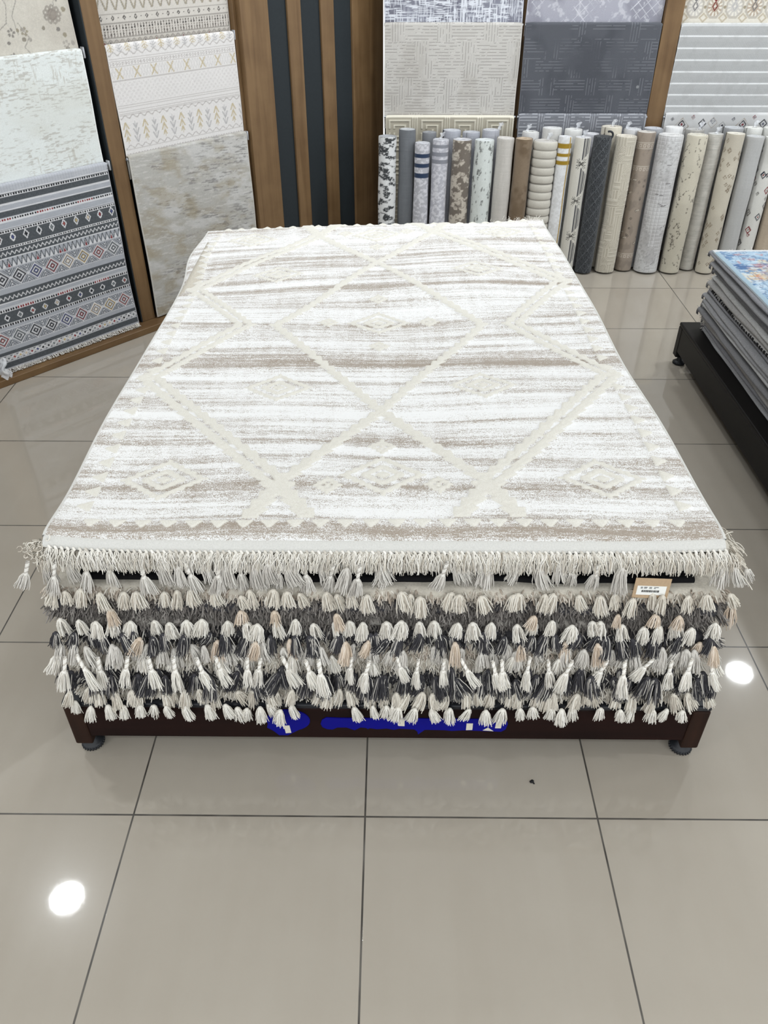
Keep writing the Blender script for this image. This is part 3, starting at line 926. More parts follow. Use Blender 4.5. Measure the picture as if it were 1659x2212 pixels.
def roll_grid(U, V, H):
    c = Canvas(U, V, (196, 196, 196)).noise(8, 6, .45, .65, (170, 168, 168), 141, .8)
    k = fbm(U * 6, V * 5, 142)
    g1 = (np.abs(((V / .022) % 1) - .5) > .40); g2 = (np.abs(((U / .026) % 1) - .5) > .40)
    c.mix((g1 | g2) * (k > .42) * .55, (220, 220, 221)); c.mix((np.roll(g1, 1, 0) | np.roll(g2, 1, 1)) * (k > .42) * .4, (150, 148, 148))
    c.mix(sst(.55, .66, fbm(U * 120, V * 120, 143, 2)) * (k < .42) * .6, (152, 150, 150))
    r = np.random.default_rng(14)
    for q in range(7):
        u, v = r.uniform(-.09, .05), r.uniform(.03, H - .08); c.seg(u, v, u + r.uniform(.02, .06), v + r.uniform(-.02, .02), .0016, (110, 106, 106))
    return c

def roll_botanic(base, ink, seed, n=70, disc=False):
    def f(U, V, H):
        c = Canvas(U, V, base).noise(5, 4, .45, .65, tuple(int(x * .93) for x in base), seed, .8)
        r = np.random.default_rng(seed)
        for k in range(n):
            u, v = r.uniform(-.12, .12), r.uniform(.02, H - .03)
            if disc:
                for a in range(4): c.disc(u + .008 * np.cos(a * 1.57), v + .008 * np.sin(a * 1.57), .0045, ink, 0, .8)
                if k % 4 == 0: c.dia(u, v, .018, .018, ink, .78, 1, .7)
            else:
                u2, v2 = u + r.uniform(-.018, .018), v + r.uniform(.008, .03)
                c.seg(u, v, u2, v2, .0016, ink, .8); c.seg(u2, v2, u2 + r.uniform(-.02, .02), v2 + .004, .0016, ink, .8); c.disc(u, v, .0045, ink, 0, .8)
        return c
    return f

def roll_diam(U, V, H):
    c = Canvas(U, V, (204, 203, 198)).noise(9, 9, .5, .65, (190, 189, 184), 151, .8)
    r = np.random.default_rng(16)
    cols = [(40, 42, 54), (92, 88, 84), (118, 42, 46), (60, 58, 58), (120, 116, 110)]
    for k in range(26):
        u, v = r.uniform(-.1, .1), r.uniform(.04, H - .04); h = r.choice([.011, .013, .022])
        c.dia(u, v, h, h * 1.1, cols[k % 5], .6, 1); c.dia(u, v, h, h, cols[(k + 2) % 5], 0, .3)
    return c

def rolled_rug(label, x, y, d, H, lean, pat, group, end=(206, 205, 202), relief=None, tilt=0.0, twist=None, mat=None, strap=False, turns=4.3, seam=2.4, seed=0, fine=True):
    R = d / 2
    root = empty('rolled_rug', (x, y, 0), (-lean, tilt, 0), label, 'rug', group)
    root.location.z = .004 + R * math.sin(lean)
    nth = 84 if fine else 40
    nz = int(H / (.0045 if fine else .05)) + 1
    pitch = (R * .62) / turns
    th = np.linspace(0, 2 * PI, nth)
    z = np.linspace(0, H, nz)
    TH, Z = np.meshgrid(th, z)
    ang = TH + seam
    U = (((ang + PI / 2 + PI) % (2 * PI)) - PI) * R         # 0 faces the room
    rr = R - pitch * (1 - TH / (2 * PI))
    if relief is not None: rr = rr + relief(U, Z, H)
    rr = rr - .0012 * (np.exp(-(H - Z) / .004) + np.exp(-Z / .004)) + .0012 * np.sin(Z * 17 + seed)
    C = pat(U, Z, H).C
    mb = MB(); mb.add(np.stack([rr * np.cos(ang), rr * np.sin(ang), Z], -1), gridfaces(nz, nth), C.reshape(-1, 3))
    mb.build('pile', mat or M_PILE, root, col=True)
    # rolled end: the spiral of the turns, as on the wound edge
    n = int(turns * 30)
    t = np.linspace(0, 2 * PI * turns, n)
    rc = R - pitch * .5 - .0005 - pitch * (turns - t / (2 * PI))
    a = t + seam - 2 * PI * (turns - 1)
    hw = pitch * .33
    wob = .0016 * np.sin(a * 3 + seed)
    rows = [np.stack([(rc + q) * np.cos(a), (rc + q) * np.sin(a), H + dz + wob * 0], -1) for q, dz in ((hw * .5, -.035), (hw * .9, -.002), (hw * .5, 0.0), (-hw * .5, 0.0), (-hw, -.002), (-hw, -.035))]
    e = MB(); e.add(np.stack(rows), gridfaces(6, n)[:, ::-1], lin(end))
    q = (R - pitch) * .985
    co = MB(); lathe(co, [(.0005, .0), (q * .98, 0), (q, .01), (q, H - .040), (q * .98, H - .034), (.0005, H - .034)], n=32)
    co.c = [np.broadcast_to(lin(end) * .30, (co.n, 3))]  # end colour darkened to paint in shade between the turns
    co.build('core', M_PILE, root, col=True)
    e.build('rolled_end', M_PILE, root, col=True)
    if twist:
        # knotted tail of the plastic sleeve
        uu, vv = np.meshgrid(np.linspace(0, 2 * PI, 13), np.linspace(0, 1, 12))
        rad = .006 + .012 * np.abs(vv - .3) + .004 * np.sin(uu * 3 + vv * 9 + seed)
        w = MB(); w.add(np.stack([rad * np.cos(uu) + twist[0] + .012 * vv, rad * np.sin(uu) + twist[1], H + .001 + .034 * vv + .004 * np.sin(uu * 2)], -1), gridfaces(12, 13))
        w.build('plastic_twist', M_FILM, root)
    if strap:
        s = np.linspace(0, PI * 1.15, 12)
        P = np.stack([.030 + .020 * np.sin(s) * 1.1, np.full(12, -.025), H - .01 + .022 * (1 - np.cos(s)) * .9], -1)[None]
        w = MB(); w.add(*tubes(P, .006, 8)); w.build('strap', M_RUBBER, root)
    return root

FR, RR = 'rolled rugs in the front row', 'rolled rugs in the rear row'
LEAN = math.radians(3.2)
WHT = (214, 214, 214)
front = [
 ('white rug roll with black distressed marks, leftmost by the oak board', -.026, .118, .795, roll_distress((212, 213, 213), (62, 64, 66), 26, 60, .52, .57, 201), dict(end=(170, 172, 176))),
 ('plain steel-grey rug roll standing second from the left', .092, .108, .825, roll_plain((106, 109, 113), 203), dict(dy=.045, end=(186, 188, 190))),
 ('silver rug roll with three navy stripes', .184, .096, .763, roll_stripes((170, 170, 176), (32, 50, 78), (208, 208, 213), [(.055, .080), (.11, .135), (.165, .19)], 205), dict(mat=M_SHINY, end=(196, 197, 202))),
 ('silver rug roll with three grey stripes', .291, .108, .779, roll_stripes((174, 174, 182), (128, 130, 138), (210, 210, 215), [(.025, .045), (.066, .088), (.108, .128)], 207), dict(mat=M_SHINY, twist=(.0, .0), end=(196, 197, 202))),
 ('brown and cream patchy distressed rug roll', .420, .125, .777, roll_distress((112, 104, 96), (186, 178, 166), 24, 32, .48, .54, 209), dict(end=(198, 198, 202))),
 ('pale mint-white rug roll with dark flecks', .553, .126, .775, roll_distress((204, 209, 206), (116, 118, 116), 60, 30, .63, .68, 211), dict(end=(210, 214, 214))),
 ('plain pale greige rug roll', .676, .115, .787, roll_plain((188, 184, 178), 213), dict(end=(208, 204, 200))),
 ('solid taupe brown rug roll', .786, .109, .785, roll_distress((128, 112, 94), (108, 92, 74), 8, 8, .42, .66, 215), dict(end=(186, 168, 146))),
 ('cream rug roll ribbed with thick horizontal rings', .917, .148, .768, roll_ribs, dict(relief=rib_h, end=(196, 193, 188), twist=(.02, .03))),
 ('white rug roll with three gold stripes', 1.030, .092, .795, roll_stripes((206, 206, 206), (150, 122, 40), (220, 221, 222), [(.036, .060), (.086, .108), (.130, .152)], 217, (.034, (168, 140, 70))), dict(dy=.015, end=(212, 212, 214))),
 ('cream rug roll with black line triangles', 1.134, .104, .793, roll_tri, dict(end=(216, 216, 218), twist=(0, 0))),
 ('charcoal rug roll with raised diagonal lattice', 1.250, .108, .798, roll_relief_diag, dict(relief=diag_h, end=(74, 76, 78), strap=True)),
 ('cream beige rug roll carved with curling meanders', 1.390, .140, .796, roll_maze, dict(relief=lambda u, v, h: -.002 * maze(u, v, 5), end=(208, 202, 190))),
 ('taupe brown rug roll with rosette borders', 1.518, .116, .813, roll_taupe, dict(dy=.045, end=(200, 196, 190))),
 ('thick silver rug roll with woven block grid', 1.658, .160, .801, roll_grid, dict(mat=M_SHINY, end=(208, 207, 206))),
 ('cream rug roll with scattered dark botanical sprigs', 1.810, .136, .804, roll_botanic((196, 190, 174), (92, 86, 78), 221, 110), dict(end=(206, 202, 190))),
 ('thin pale grey rug roll behind the cream botanical roll', 1.935, .100, .801, roll_plain((186, 183, 176), 223, .2, 40, 60), dict(dy=.065, end=(200, 200, 198), twist=(.0, -.01))),
 ('cream rug roll with brown dotted flowers', 2.032, .116, .814, roll_botanic((194, 187, 172), (122, 108, 90), 225, 60, True), dict(end=(212, 208, 198))),
 ('plain silver grey rug roll near the right edge', 2.150, .116, .799, roll_plain((172, 172, 171), 227, .06), dict(end=(190, 191, 192))),
 ('white rug roll with small coloured diamonds at the right edge', 2.262, .106, .794, roll_diam, dict(dy=.01, end=(206, 206, 204))),
 ('beige rug roll at the far right, last of the front row', 2.372, .112, .80, roll_plain((176, 162, 144), 229), dict(end=(200, 192, 180)))]
for k, (lb, x, d, H, pat, kw) in enumerate(front):
    kw = dict(kw); dy = kw.pop('dy', 0)
    rolled_rug(lb, x - .010, 4.950 + d / 2 + dy, d, H, LEAN, pat, FR, tilt=.012, seed=k, seam=2.0 + .5 * math.sin(k * 2.3), turns=3.6 + (k % 3) * .5, **kw)
rear = [
 ('grey rug roll end showing behind the navy striped roll', .234, .098, .794, (128, 130, 134), (150, 152, 155), None),
 ('silver rug roll end behind the grey striped roll', .373, .114, .805, (168, 170, 178), (192, 194, 200), None),
 ('silver rug roll end behind the patchy brown roll', .4925, .110, .795, (164, 166, 174), (186, 188, 194), None),
 ('silver rug roll end behind the mint-white roll', .611, .114, .808, (168, 169, 176), (194, 195, 200), (.045, .0)),
 ('white wrapped rug roll end behind the taupe roll', .847, .106, .798, (206, 206, 206), (214, 214, 212), (-.02, .0)),
 ('white patterned rug roll end behind the ribbed roll', .975, .124, .818, (200, 199, 196), (214, 214, 214), None),
 ('white rug roll end behind the gold striped roll', 1.103, .118, .811, (212, 212, 210), (218, 218, 216), (.02, .0)),
 ('small pale rug roll end behind the charcoal roll', 1.2185, .096, .788, (198, 198, 204), (206, 206, 210), None),
 ('cream wrapped rug roll end below the charcoal hanging rug corner', 1.336, .126, .826, (204, 198, 184), (212, 206, 194), (.0, .0)),
 ('grey white rug roll end in front of the oak upright', 1.464, .112, .814, (196, 196, 198), (204, 205, 208), (-.04, .0)),
 ('silver grey rug roll end right of the oak upright', 1.584, .118, .819, (150, 152, 156), (188, 190, 196), None),
 ('bright white rug roll end behind the silver block-grid roll', 1.706, .114, .824, (214, 214, 214), (222, 222, 222), None),
 ('grey taupe rug roll end behind the botanical roll', 1.832, .124, .812, (160, 158, 154), (176, 175, 173), (.03, .0)),
 ('thick grey rug roll end behind the dotted flower roll', 2.064, .126, .822, (158, 159, 161), (184, 186, 189), None),
 ('white wrapped rug roll end behind the plain silver roll', 2.187, .108, .822, (212, 212, 208), (220, 220, 216), (.0, .0)),
 ('white rug roll end, last of the rear row', 2.300, .110, .822, (208, 208, 204), (216, 216, 212), None)]
for k, (lb, x, d, H, c1, c2, tw) in enumerate(rear):
    rolled_rug(lb, x - .008, 5.128, d, H, math.radians(3.0), roll_plain(c1, 300 + k), RR, end=c2, twist=tw, seed=k + 30, turns=3.4 + (k % 3) * .5, seam=2 + k)

# ================================================================== PALLETS
def pallet(label, x0, x1, y0, y1, mats, deckz=.215, front_leg=True):
    rail, leg, deck = mats
    root = empty('display_pallet', ((x0 + x1) / 2, (y0 + y1) / 2, 0), label=label, cat='pallet')
    cx, cy = (x0 + x1) / 2, (y0 + y1) / 2
    a, b, c, d = x0 - cx, x1 - cx, y0 - cy, y1 - cy
    lw = .048
    m = MB(); box(m, a + lw, b - lw, c + .002, c + .030, .073, deckz - .020, bev=.002); m.build('front_rail', rail, root, smooth=False)
    m = MB(); box(m, a + lw, b - lw, d - .030, d - .002, .073, deckz - .020, bev=.002); m.build('back_rail', rail, root, smooth=False)
    for s in (0, 1):
        m = MB(); box(m, (a + .002, b - .030)[s], (a + .030, b - .002)[s], c + lw, d - lw, .073, deckz - .020, bev=.002); m.build('side_rail', rail, root, smooth=False)
    m = MB(); box(m, a, b, c, d, deckz - .0195, deckz, bev=.006, seg=2); m.build('deck', deck, root, smooth=False)
    for sx in (0, 1):
        for sy in (0, 1):
            m = MB(); xa = (a, b - lw)[sx]; ya = (c, d - lw)[sy]
            box(m, xa, xa + lw, ya, ya + lw, .040, deckz - .020, bev=.005, seg=2)
            l = m.build('leg', leg, root, smooth=False)
            m = MB(); fx, fy = (a + .030, b - .030)[sx], (c + .034, d - .034)[sy]
            lathe(m, [(.0005, 0), (.026, 0), (.029, .004), (.029, .013), (.024, .018), (.014, .024), (.012, .0405)], fx, fy)
            for q in range(24):
                t = q * PI / 12
                box(m, fx + .0295 * math.cos(t) - .0015, fx + .0295 * math.cos(t) + .0015, fy + .0295 * math.sin(t) - .0015, fy + .0295 * math.sin(t) + .0015, .003, .013, bev=0)
            m.build('foot', M_RUBBER, l)
    return root, cx, cy

palA, pcx, pcy = pallet('dark wenge pallet with blue stickers under the big shaggy stack', -.859, .846, 1.319, 3.62, (M_WENGE, M_WENGEZ, M_DECK))
palB, _, _ = pallet('black pallet on the right under the blue rug stack', 1.461, 3.12, 1.42, 3.742, (M_EBONY, M_EBONY, M_EBONY))
yF = 1.321 - pcy
def poly(pts): return [(x - pcx, z) for x, z in pts]
th = np.linspace(0, 2 * PI, 40, endpoint=False)
ov = [(-.267 + .058 * math.cos(t), .149 + .044 * math.sin(t)) for t in th if not (PI * 1.15 < t < PI * 1.62)]
k = next(i for i, t in enumerate([t for t in th if not (PI * 1.15 < t < PI * 1.62)]) if t > PI * 1.6)
ov[k:k] = [(-.326, .118), (-.313, .108), (-.306, .100), (-.296, .086), (-.272, .086)]
m = MB(); prism(m, poly(ov), yF - .0025, yF); st1 = m.build('blue_sticker', M_BLUE, palA, smooth=False); tag(st1, 'oval blue sticker')
bar = [(-.181, .136), (-.177, .152), (-.165, .162), (-.13, .160), (.05, .161), (.2, .160), (.300, .160), (.314, .156), (.318, .141), (.314, .118), (.303, .108), (.282, .109), (.20, .113), (.17, .110), (.15, .113), (.098, .114), (.088, .103), (.080, .094), (.078, .106), (.070, .115), (.03, .118), (.015, .113), (-.005, .118), (-.03, .115), (-.05, .119), (-.055, .115), (-.060, .120), (-.074, .122), (-.091, .110), (-.112, .121), (-.137, .121), (-.150, .112), (-.165, .114), (-.177, .122)]
m = MB(); prism(m, poly(bar), yF - .0025, yF); st2 = m.build('blue_sticker', M_BLUE, palA, smooth=False); tag(st2, 'long blue strip sticker')
for par, pts in ((st1, [(-.280, .128), (-.265, .129), (-.262, .098), (-.277, .096)]), (st2, [(.028, .159), (.043, .158), (.043, .130), (.027, .131)]),
                 (st2, [(.208, .143), (.225, .143), (.225, .116), (.208, .115)]), (st2, [(.287, .160), (.303, .161), (.301, .124), (.285, .124)]),
                 (st2, [(.253, .1145), (.282, .111), (.266, .126)]), (st2, [(-.095, .159), (-.083, .159), (-.094, .146)])):
    m = MB(); prism(m, poly(pts), yF - .0034, yF - .0026); m.build('tape', M_TAPE, par, smooth=False)

# ================================================================== YARN PARTS
def tassel_mesh(name, mat, seed, L=.05, cord=0.0, n=58, w=.014, rad=.00115):
    r = np.random.default_rng(seed)
    K = 6
    s = np.array([0, .10, .28, .52, .78, 1.0])
    phi = r.uniform(0, 2 * PI, n); q = np.sqrt(r.uniform(.03, 1, n))
    prof = np.array([.18, .48, .70, .84, .96, 1.05])
    ln = L * r.uniform(.82, 1.06, n)
    P = np.zeros((n, K, 3))
    spread = q[:, None] * w * prof[None] * (1 + .18 * r.normal(size=(n, 1)) * s[None])
    sw = r.normal(0, .16, (n, 1)) * s[None] ** 2
    P[:, :, 0] = spread * np.cos(phi[:, None] + sw) * 1.12 + r.normal(0, .004) * s[None] ** 2
    P[:, :, 1] = spread * np.sin(phi[:, None] + sw) * .72
    P[:, :, 2] = -cord - ln[:, None] * s[None] + .004 * q[:, None] * 0
    P += r.normal(0, .0006, P.shape)
    R = np.tile(np.array([1.2, 1.25, 1.2, 1.1, 1.0, .7]) * rad, (n, 1))
    mb = MB(); mb.add(*tubes(P, R, 4))
    if cord > 0:
        kz = np.linspace(.004, -cord - .004, 9)
        for a in range(3):
            ph = a * 2.094 + kz * 380
            Q = np.stack([.0028 * np.cos(ph), .0028 * np.sin(ph), kz], -1)[None]
            mb.add(*tubes(Q, .0030, 6))
    # tied head
    t = np.linspace(0, PI, 7); pr = [(.0056 * math.sin(x) + .0003, -cord - .003 + .006 * math.cos(x)) for x in t[::-1]]
    lathe(mb, pr, n=12)
    o = mb.build(name, mat)
    me = o.data
    bpy.data.objects.remove(o)
    return me

TM = {}
def tassels_of(mat, L, cord, w=.014, n=58):
    key = (mat.name, round(L, 3), round(cord, 3))
    if key not in TM:
        TM[key] = [tassel_mesh('tassel', mat, hash_i(key, q), L, cord, n, w) for q in range(4)]
    return TM[key]

def hash_i(key, q):
    return sum(ord(c) for c in str(key)) * 31 + q * 7

def put_tassels(root, mat, xs, y, z, L, cord=0.0, w=.014, rng=None, out=-.22, jit=.006, label=None, zf=None, sway=.16):
    ms = tassels_of(mat, L, cord, w)
    for k, x in enumerate(xs):
        o = bpy.data.objects.new('tassel', ms[rng.integers(0, 4)])
        COL.objects.link(o); o.parent = root
        sidet = np.clip((abs(x) - .74) / .08, 0, 1) * math.copysign(1, x)
        zz = z + rng.normal(0, .004) + (zf(x) if zf else 0)
        o.location = (x + rng.normal(0, .004), y + rng.normal(0, .004), zz)
        o.rotation_euler = (out + rng.normal(0, .10), rng.normal(0, sway) - .30 * sidet, rng.uniform(-.5, .5))
        sc = rng.uniform(.86, 1.14)
        o.scale = (sc * rng.uniform(.9, 1.15), sc, sc * rng.uniform(.92, 1.08))
        if label: o['label'] = label

def slab(root, name, mat, w, y0, y1, z0, z1, wav=.004, seed=0, off=0.0):
    """a rug lying flat: rounded edges, slightly wavy front; local x across, z from the floor"""
    t = (z1 - z0) / 2; zc = (z0 + z1) / 2; e = min(t, .02)
    prof = [(y0 + e - e * math.sin(a), zc + t * math.cos(a)) for a in np.linspace(0, PI, 9)]
    back = [(y1 - e + e * math.sin(a), zc - t * math.cos(a)) for a in np.linspace(0, PI, 7)]
    ring = np.array(prof + back)
    nx = 90
    xs = np.linspace(-w / 2, w / 2, nx) + off
    nr = len(ring)
    V = np.zeros((nx, nr, 3))
    V[:, :, 0] = xs[:, None]
    fr = np.array([1.0] * len(prof) + [0.0] * len(back))
    wv = wav * (2 * fbm(xs * 5 + seed * 3.1, xs * 0 + seed, seed, 3) - 1)
    V[:, :, 1] = ring[None, :, 0] + wv[:, None] * fr[None] * 2
    zz = wav * .5 * (2 * fbm(xs * 4 + 9, xs * 0 + seed, seed + 3, 2) - 1)
    V[:, :, 2] = ring[None, :, 1] + zz[:, None] * 0
    bk = np.array([0.0] * len(prof) + [1.0] * len(back))
    V[:, :, 0] = V[:, :, 0] * (1 - .050 * bk)[None] - .052 * bk[None]
    mb = MB(); mb.add(V, gridfaces(nx, nr, True)[:, ::-1])
    b = mb.n
    mb.f.append(np.array([list(range(nr))])); mb.f.append(np.array([list(range((nx - 1) * nr, nx * nr))[::-1]]))
    return mb.build(name, mat, root)

def shag(root, name, mat, n, w, yf, z0, z1, rad=.0019, ln=(.016, .030), seed=0, droop=.6, off=0.0):
    """the mass of cut yarn along a rug's front edge and the front of its two sides"""
    r = np.random.default_rng(seed)
    x = r.uniform(-w / 2, w / 2, n); z = r.uniform(z0, z1, n)
    L = r.uniform(ln[0], ln[1], n)
    K = 5
    s = np.linspace(0, 1, K)
    dirx = r.normal(0, .5, n)
    dy = -(.45 + .4 * r.random(n)); dz = r.normal(0, .35, n)
    side = np.abs(x) > w / 2 - .03
    dirx = np.where(side, np.sign(x) * r.uniform(.3, 1.0, n), dirx)
    D = np.stack([dirx, dy, dz], -1); D /= np.linalg.norm(D, axis=1, keepdims=True)
    P = np.zeros((n, K, 3))
    base = np.stack([x + off, yf + .004 + r.uniform(0, .01, n), z], -1)
    P = base[:, None] + D[:, None] * (L[:, None] * s[None])[..., None]
    P[:, :, 2] -= (L[:, None] * droop * r.uniform(.5, 1.3, (n, 1))) * s[None] ** 2
    P += r.normal(0, .0008, P.shape) * s[None, :, None]
    R = np.tile(np.array([1, 1.05, 1.05, .95, .6]) * rad, (n, 1))
    mb = MB(); mb.add(*tubes(P, R, 4))
    return tag(mb.build(name, mat, root), kind='stuff')

def hang_fringe(root, name, mat, xs, yfun, zfun, L, per=10, rad=.00105, lean=None, seed=0, outw=.020, knot=True):
    r = np.random.default_rng(seed)
    mb = MB(); K = 7; s = np.linspace(0, 1, K)
    n = len(xs) * per
    xb = np.repeat(xs, per); g = np.tile(np.arange(per), len(xs))
    yb = yfun(xb); zb = zfun(xb)
    ln = L * r.uniform(.80, 1.12, n)
    le = (lean(xb) if lean else 0) + np.repeat(r.normal(0, .12, len(xs)), per) + r.normal(0, .10, n)
    spread = (g / (per - 1) - .5) * .016
    P = np.zeros((n, K, 3))
    P[:, :, 0] = xb[:, None] + (spread + r.normal(0, .0015, n))[:, None] * np.minimum(s * 2.2, 1)[None] + (le * ln)[:, None] * s[None] ** 1.2 + (r.normal(0, .003, (n, 1)) * np.sin(s * 6)[None])
    o = outw * r.uniform(.6, 1.25, n)
    P[:, :, 1] = yb[:, None] - o[:, None] * np.sin(np.minimum(s * 1.5, 1) * PI / 2)[None] - r.uniform(0, .006, (n, 1)) * s[None]
    P[:, :, 2] = zb[:, None] - ln[:, None] * (s ** 1.5)[None] + .004 * np.sin(s * PI)[None]
    R = np.tile(np.array([1.3, 1.2, 1.1, 1.05, 1.0, 1.0, .7]) * rad, (n, 1))
    mb.add(*tubes(P, R, 4))
    if knot:
        m = len(xs); Q = np.zeros((m, 3, 3)); Q[:, :, 0] = xs[:, None] + np.array([-.003, 0, .003]); Q[:, :, 1] = (yfun(xs) - .001)[:, None] - np.array([0, .003, .005]); Q[:, :, 2] = zfun(xs)[:, None] + np.array([.004, .003, -.001])
        mb.add(*tubes(Q, np.tile([.0022, .0032, .0024], (m, 1)), 6))
    return tag(mb.build(name, mat, root), kind='stuff')

# ================================================================== BIG STACK
YF = lambda z: 1.337 + (z - .215) * .088 / .47
BACK = 3.58
GS = 'rugs in the big shaggy stack'
def stack_rug(label, loc=(-.008, 0, 0)):
    return empty('rug', loc, label=label, cat='rug', group=GS)
rs = np.random.default_rng(21)
def xs_row(n, w=1.62, jit=.012):
    return np.linspace(-w / 2, w / 2, n) + rs.normal(0, jit, n)

# L lowest
def body(root, mat, z0, z1, w=1.58, rec=0.0, **k):
    return slab(root, 'rug_body', mat, w, YF(z0) + rec, BACK, z0, z1, **k)
r_ = stack_rug('lowest rug of the big stack, white tassels hanging over the pallet front')
body(r_, F_CREAM, .2155, .2350, seed=1); shag(r_, 'shag_pile', T_CREAM, 1300, 1.60, YF(.22), .216, .236, seed=1, ln=(.012, .024))
put_tassels(r_, T_WHITE, np.array([-.80, -.765, -.72, -.68, -.64, -.60, -.565, -.52, -.46, -.42, -.385, -.355, -.33, -.305, -.270, -.245, -.085, -.03, .0, .015, .03, .085, .12, .165, .215, .262, .305, .35, .385, .43, .452, .485, .555, .600, .635, .69, .73, .765]), 1.306, .222, .046, w=.0135, rng=rs, out=-.05, sway=.12)
r_ = stack_rug('second lowest rug of the big stack with dense cream tassels')
body(r_, F_CREAM, .2360, .2610, seed=2); shag(r_, 'shag_pile', T_CREAM, 1500, 1.60, YF(.25), .237, .262, seed=2)
put_tassels(r_, T_CREAM, xs_row(46), YF(.25) - .022, .262, .050, rng=rs)
r_ = stack_rug('charcoal tasselled rug low in the big stack, above the cream tassels')
body(r_, F_DARK, .2620, .3080, seed=3); shag(r_, 'shag_pile', T_DARK, 2000, 1.58, YF(.28), .263, .308, seed=3)
put_tassels(r_, T_DARK, xs_row(46), YF(.30) - .022, .318, .062, w=.017, rng=rs, sway=.22)
r_ = stack_rug('ivory rug with long corded tassels over the lower charcoal layer')
body(r_, F_CREAM, .3090, .3480, seed=4); shag(r_, 'shag_pile', T_CREAM, 1800, 1.60, YF(.32), .310, .348, seed=4)
put_tassels(r_, T_WHITE, xs_row(30), YF(.33) - .034, .382, .058, cord=.034, rng=rs, out=-.20, sway=.22)
put_tassels(r_, T_DARK, xs_row(16), YF(.33) - .018, .335, .058, w=.016, rng=rs)
r_ = stack_rug('ivory rug with crowded short tassels in the middle of the big stack')
body(r_, F_CREAM, .3490, .3930, seed=5); shag(r_, 'shag_pile', T_BEIGE, 1800, 1.60, YF(.37), .350, .393, seed=5)
put_tassels(r_, T_GREYW, xs_row(46), YF(.38) - .022, .402, .054, rng=rs)
put_tassels(r_, T_WHITE, xs_row(18), YF(.38) - .026, .372, .050, rng=rs)
r_ = stack_rug('grey rug with charcoal tassels and a few tan ones at mid height')
body(r_, F_DARK, .3940, .4330, seed=6); shag(r_, 'shag_pile', T_DARK, 1800, 1.60, YF(.41), .395, .433, seed=6)
put_tassels(r_, T_DARK, xs_row(44), YF(.42) - .022, .440, .052, w=.016, rng=rs, sway=.25)
put_tassels(r_, T_TAN, np.array([-.61, -.42, -.33, -.24, -.10, -.04, .03, .17, .33, .45, .52, .78, .81]), YF(.42) - .028, .424, .056, rng=rs, label='tan tassel')
r_ = stack_rug('grey rug with a neat row of white bell tassels')
body(r_, F_GREY, .4340, .4690, seed=7); shag(r_, 'shag_pile', T_TAUPE, 1500, 1.60, YF(.45), .435, .468, seed=7)
put_tassels(r_, T_WHITE, xs_row(37, 1.60, .008), YF(.46) - .022, .476, .048, w=.0165, rng=rs, out=-.16, sway=.08)
r_ = stack_rug('taupe grey shag rug below the oatmeal one, few tan tassels')
body(r_, F_DARK, .4700, .5180, seed=8, w=1.62); shag(r_, 'shag_pile', T_TAUPE, 3400, 1.66, YF(.49), .470, .518, rad=.0023, ln=(.016, .032), seed=8)
put_tassels(r_, T_TAN, np.array([-.66, -.35, -.27, -.12, .36, .57, .65, .71]), YF(.49) - .030, .512, .040, rng=rs, label='tan tassel')
put_tassels(r_, T_TAN, np.array([.835]), YF(.49) - .010, .525, .085, w=.018, rng=rs, out=.1, label='long loose tan tassel')
r_ = stack_rug('oatmeal shag rug with curly cream tassels')
body(r_, F_CREAM, .5190, .5560, seed=9, w=1.62)
shag(r_, 'shag_pile', T_BEIGE, 3200, 1.66, YF(.54), .520, .550, rad=.0024, ln=(.012, .026), seed=9)
put_tassels(r_, T_CREAM, xs_row(38), YF(.545) - .020, .556, .044, w=.0155, rng=rs, out=-.3)
# thin rugs recessed under the tasselled top rugs
r_ = stack_rug('thin black layer standing for the dark gap of the big stack')
body(r_, F_BLACK, (.5575), .5745, w=1.50, rec=.014, seed=10)  # added layer; its black colour stands for the dark void here
r_ = stack_rug('lower thin grey rug in the gap of the big stack')
body(r_, F_GREY, .5755, .5945, w=1.50, rec=.034, seed=11)
r_ = stack_rug('upper thin grey rug with a barcode tag in the big stack gap')
body(r_, F_LGREY, .5955, .6170, w=1.50, rec=.022, seed=12, wav=.006)
tg = MB(); box(tg, .586, .672, -.0006, .0006, -.052, .006, bev=.0004)
yT = YF(.59) - .008
tag_o = tg.build('hang_tag', M_CARD, r_, smooth=False, loc=(.008, yT - .012, .622), rot=(-.12, .04, .0))
pp = MB(); box(pp, .594, .664, -.0012, -.00065, -.042, -.016, bev=0); pl = pp.build('paper_label', M_PAPER, tag_o, smooth=False)
bc = MB(); x = .606
rb = np.random.default_rng(3)
while x < .646:
    wd_ = rb.choice([.0007, .0012, .0018]); box(bc, x, x + wd_, -.0016, -.0013, -.034, -.028, bev=0); x += wd_ + rb.choice([.0006, .001])
bc.build('barcode', M_INK, tag_o, smooth=False)
tx = MB()
for a, b2, z in ((.602, .607, -.0195), (.610, .618, -.0195), (.6225, .629, -.0195), (.634, .645, -.0195), (.602, .607, -.0225), (.610, .617, -.0225), (.6225, .629, -.0225), (.634, .638, -.0225)):
    box(tx, a, b2, -.0016, -.0013, z - .0007, z + .0007, bev=0)
tx.build('printed_text', M_INK, tag_o, smooth=False)
